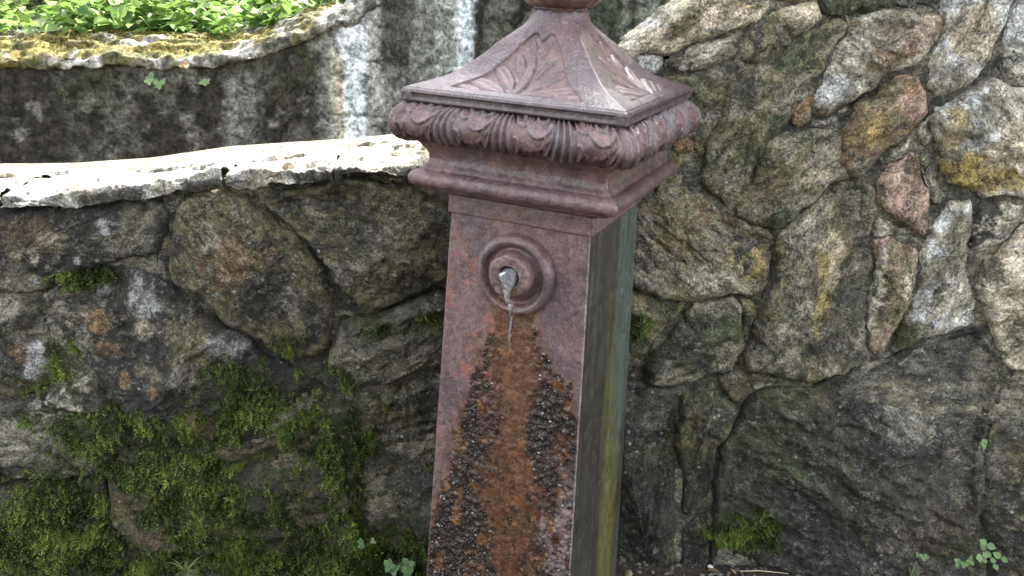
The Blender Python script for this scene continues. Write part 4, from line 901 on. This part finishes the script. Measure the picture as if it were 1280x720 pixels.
def blade_tuft(root, nrm, n, Lr, label, mat=M_GRASS, name='grass_tuft', lean=.6, wid=.0011, cat='grass', bias=(0, 0, 0), sag=.7):
    t = thing(name, root, label, cat)
    for k in range(n):
        a_ = random.uniform(0, 6.28); d_ = unit(np.array([0, 0, 1.0])+nrm*.4+np.array([math.cos(a_), math.sin(a_), 0])*lean*random.random()+np.array(bias)); L_ = random.uniform(*Lr); m_ = 9
        tt_ = np.linspace(0, 1, m_); sp = root+d_*L_*tt_[:, None]+np.array([0, 0, -1])*(L_*sag*random.uniform(.4, 1)*tt_**2.2)[:, None]+np.array([math.cos(a_), math.sin(a_), 0])*(L_*.25*tt_**2)[:, None]
        w_ = unit(np.cross(d_, nrm+RNG.normal(size=3)*.3))*wid; ww = (1-tt_**2)[:, None]
        V = np.stack([sp+w_*ww, sp+np.array([0, 0, .0002])+nrm*wid*.35*ww, sp-w_*ww], 1).reshape(-1, 3)
        mesh_np('blade', V, gridf(m_, 3), mat, t, True, {'tint': np.full(len(V), random.random())})
    return t
blade_tuft(wp(WL, 232, 716, .07), WL.n, 18, (.05, .10), 'spreading pale green grass tuft under moss on low stone wall', lean=1.3)
blade_tuft(wp(WL, 150, 556, .05), WL.n, 5, (.06, .13), 'few long thin grass blades rising from moss by left end stones', lean=.5, wid=.0006, bias=(-.2, 0, .4), sag=.5)
blade_tuft(wp(WL, 95, 480, .03), WL.n, 4, (.04, .08), 'short wispy grass hanging from a mossy joint of low wall', lean=1.0, wid=.0005)
blade_tuft(wp(WR, 1138, 722, .05), WR.n, 7, (.03, .06), 'short green grass tuft beside tiny clover at tall wall foot', lean=.9)
blade_tuft(wp(WR, 1212, 724, .06), WR.n, 4, (.04, .075), 'upright green grass blades beside broad leaved seedling', lean=.3, sag=.2)
blade_tuft(wp(WR, 1085, 724, .06), WR.n, 4, (.04, .065), 'dry straw coloured grass stems at foot of the tall wall', mat=M_GRASS, lean=.5, wid=.0007, sag=.5)

# ------------------------------------------------------------------ litter on the soil
def gz(p): return np.array([p[0], p[1], GZ])
npb = 1500; c0 = on_z(900, 716, GZ)
px_ = np.stack([c0[0]+RNG.uniform(-.25, .75, npb), c0[1]+RNG.normal(size=npb)*.12-.02, np.full(npb, GZ+.003)], 1)
szp = .0012+.006*RNG.random(npb)**3
PV = px_[:, None]+ico[None]*szp[:, None, None]*RNG.uniform(.6, 1.3, (npb, 12, 1))*np.array([1.2, 1, .7])
tag(mesh_np('gravel', PV.reshape(-1, 3), (icf[None]+12*np.arange(npb)[:, None, None]).reshape(-1, 3), M_PEB, None, False, None, origin=c0), 'dark grit and small pebbles along foot of the tall rubble wall', 'gravel', kind='stuff')
def dry_leaf(px, py, L_, ang_, label, mat=M_DRY, ti=.4):
    p = on_z(px, py, GZ+.012); l_ = np.array([L_]); V, F = leaf_geo(p[None], np.array([[math.cos(ang_), math.sin(ang_), .1]]), np.array([[.1, .1, 1.]]), l_, l_*.5, .2, .15)
    tag(mesh_np('dry_leaf', V, F, mat, None, True, {'tint': np.full(8, ti)}, origin=p-np.array([0, 0, .003])), label, 'leaf')
dry_leaf(884, 713, .028, .4, 'curled reddish brown dead leaf on dark soil', ti=.2); dry_leaf(920, 718, .022, 2.4, 'small tan dead leaf on soil beside the mossy stone', ti=.8); dry_leaf(835, 719, .02, 1.0, 'dark brown dead leaf on soil near the fountain', ti=0)
p0 = on_z(925, 714, GZ+.010); p1 = on_z(985, 717, GZ+.008); tw = tube('twig', [p0, p0*.6+p1*.4+np.array([0, 0, .004]), p1], [.0012, .0014, .0008], M_STRAW, None, 6, origin=p0); tag(tw, 'thin pale twig lying on the dark soil', 'twig')
def chip(name, c, r, mat, label, cat, flat=.5, seed=1):
    rs = np.random.default_rng(seed); v = ico*np.array([r, r*.8, r*flat])*rs.uniform(.7, 1.25, (12, 1))
    tag(mesh_np(name, v+c, icf, mat, None, False, None, origin=c-np.array([0, 0, r*flat])), label, cat)
chip('white_chip', on_z(888, 708, GZ+.006), .007, M_WHITE, 'small white stone chip on soil beside the dead leaf', 'stone chip', .6, 4)
chip('stone_chip', on_z(786, 717, GZ+.008), .012, M_BEIGE, 'flat beige stone chip leaning on the fountain foot', 'stone chip', .5, 9)

# ------------------------------------------------------------------ shade tree standing beyond the walls
tb = np.array([2.3, 3.6, 1.0]); tree = thing('tree', tb, 'broad leafy tree shading the fountain from behind the concrete wall', 'tree')
CC0 = np.array([2.10, 2.75, 4.1]); CR = np.array([1.75, 2.3, 1.25])
tp = [tb+np.array([0, 0, -.5]), tb+np.array([.03, -.05, .8]), tb+np.array([-.02, -.2, 1.8]), tb+np.array([-.1, -.5, 2.8]), CC0+np.array([0, .1, .7])]
tube('trunk', tp, [.16, .13, .11, .08, .03], M_BARK, tree, 12)
tips = []
for k in range(16):
    e = CC0+CR*unit(RNG.normal(size=3))*RNG.uniform(.55, .9); f = random.uniform(.35, .8); st_ = tp[2]*(1-f)+tp[3]*f
    tube('limb', [st_, st_*.5+e*.5+np.array([0, 0, .15]), e], [.05, .03, .01], M_BARK, tree, 7); tips.append(e)
NL = 15000; u_ = RNG.uniform(-1, 1, (NL*2, 3)); u_ = u_[((np.abs(u_)**4).sum(1) < 1)][:NL]; NL = len(u_)
cp3 = CC0+CR*u_*(1+.06*fbm(u_*3, 3))[:, None]
keep = fbm(cp3*1.7, 3) > -.75; cp3 = cp3[keep]; NL = len(cp3)
ll = RNG.uniform(.12, .19, NL); V, F = leaf_geo(cp3, RNG.normal(size=(NL, 3))*np.array([1, 1, .5]), unit(RNG.normal(size=(NL, 3))*.6+np.array([0, 0, 1.])), ll, ll*.65)
mesh_np('crown', V, F, M_TREELEAF, tree, True, {'tint': np.repeat(RNG.random(NL), 8)})

# unseen trees added behind the camera to close off the low sky
NLh = 3600; u_ = unit(RNG.normal(size=(NLh, 3)))*(RNG.random(NLh)**.30)[:, None]; hp = u_*np.array([1.7, 1.7, 1.75])*(1+.2*fbm(u_*2.5, 3))[:, None]+np.array([0, 0, 2.1])
ll = RNG.uniform(.18, .32, NLh); V, F = leaf_geo(hp, RNG.normal(size=(NLh, 3)), unit(RNG.normal(size=(NLh, 3))*.7+np.array([0, 0, 1.])), ll, ll*.6)
first = None
for k, (x, y, sc_, rz, lab) in enumerate([(2.9, -4.6, 1.0, 0, 'round leafy tree added unseen behind the camera to block low sky opposite the fountain'), (.2, -5.9, 1.05, 2.2, 'round leafy tree added unseen behind the camera to block low sky opposite the low mossy wall')]):
    t = thing('tree', (x, y, GZ), lab, 'tree', 'added sky blocking trees'); t.rotation_euler = (0, 0, rz); t.scale = (sc_,)*3
    if first is None:
        t['_o'] = [0., 0., 0.]
        cr = mesh_np('crown', V, F, M_TREELEAF, t, True, {'tint': np.repeat(RNG.random(NLh), 8)})
        tr_ = tube('trunk', [(0, 0, -.15), (.03, 0, .7), (-.02, .05, 1.6), (0, 0, 2.6)], [.14, .11, .08, .03], M_BARK, t, 10); first = (cr, tr_)
    else:
        for p in first:
            c = p.copy(); COL.objects.link(c); c.parent = t
for o in list(bpy.data.objects):
    if '_o' in o.keys(): del o['_o']
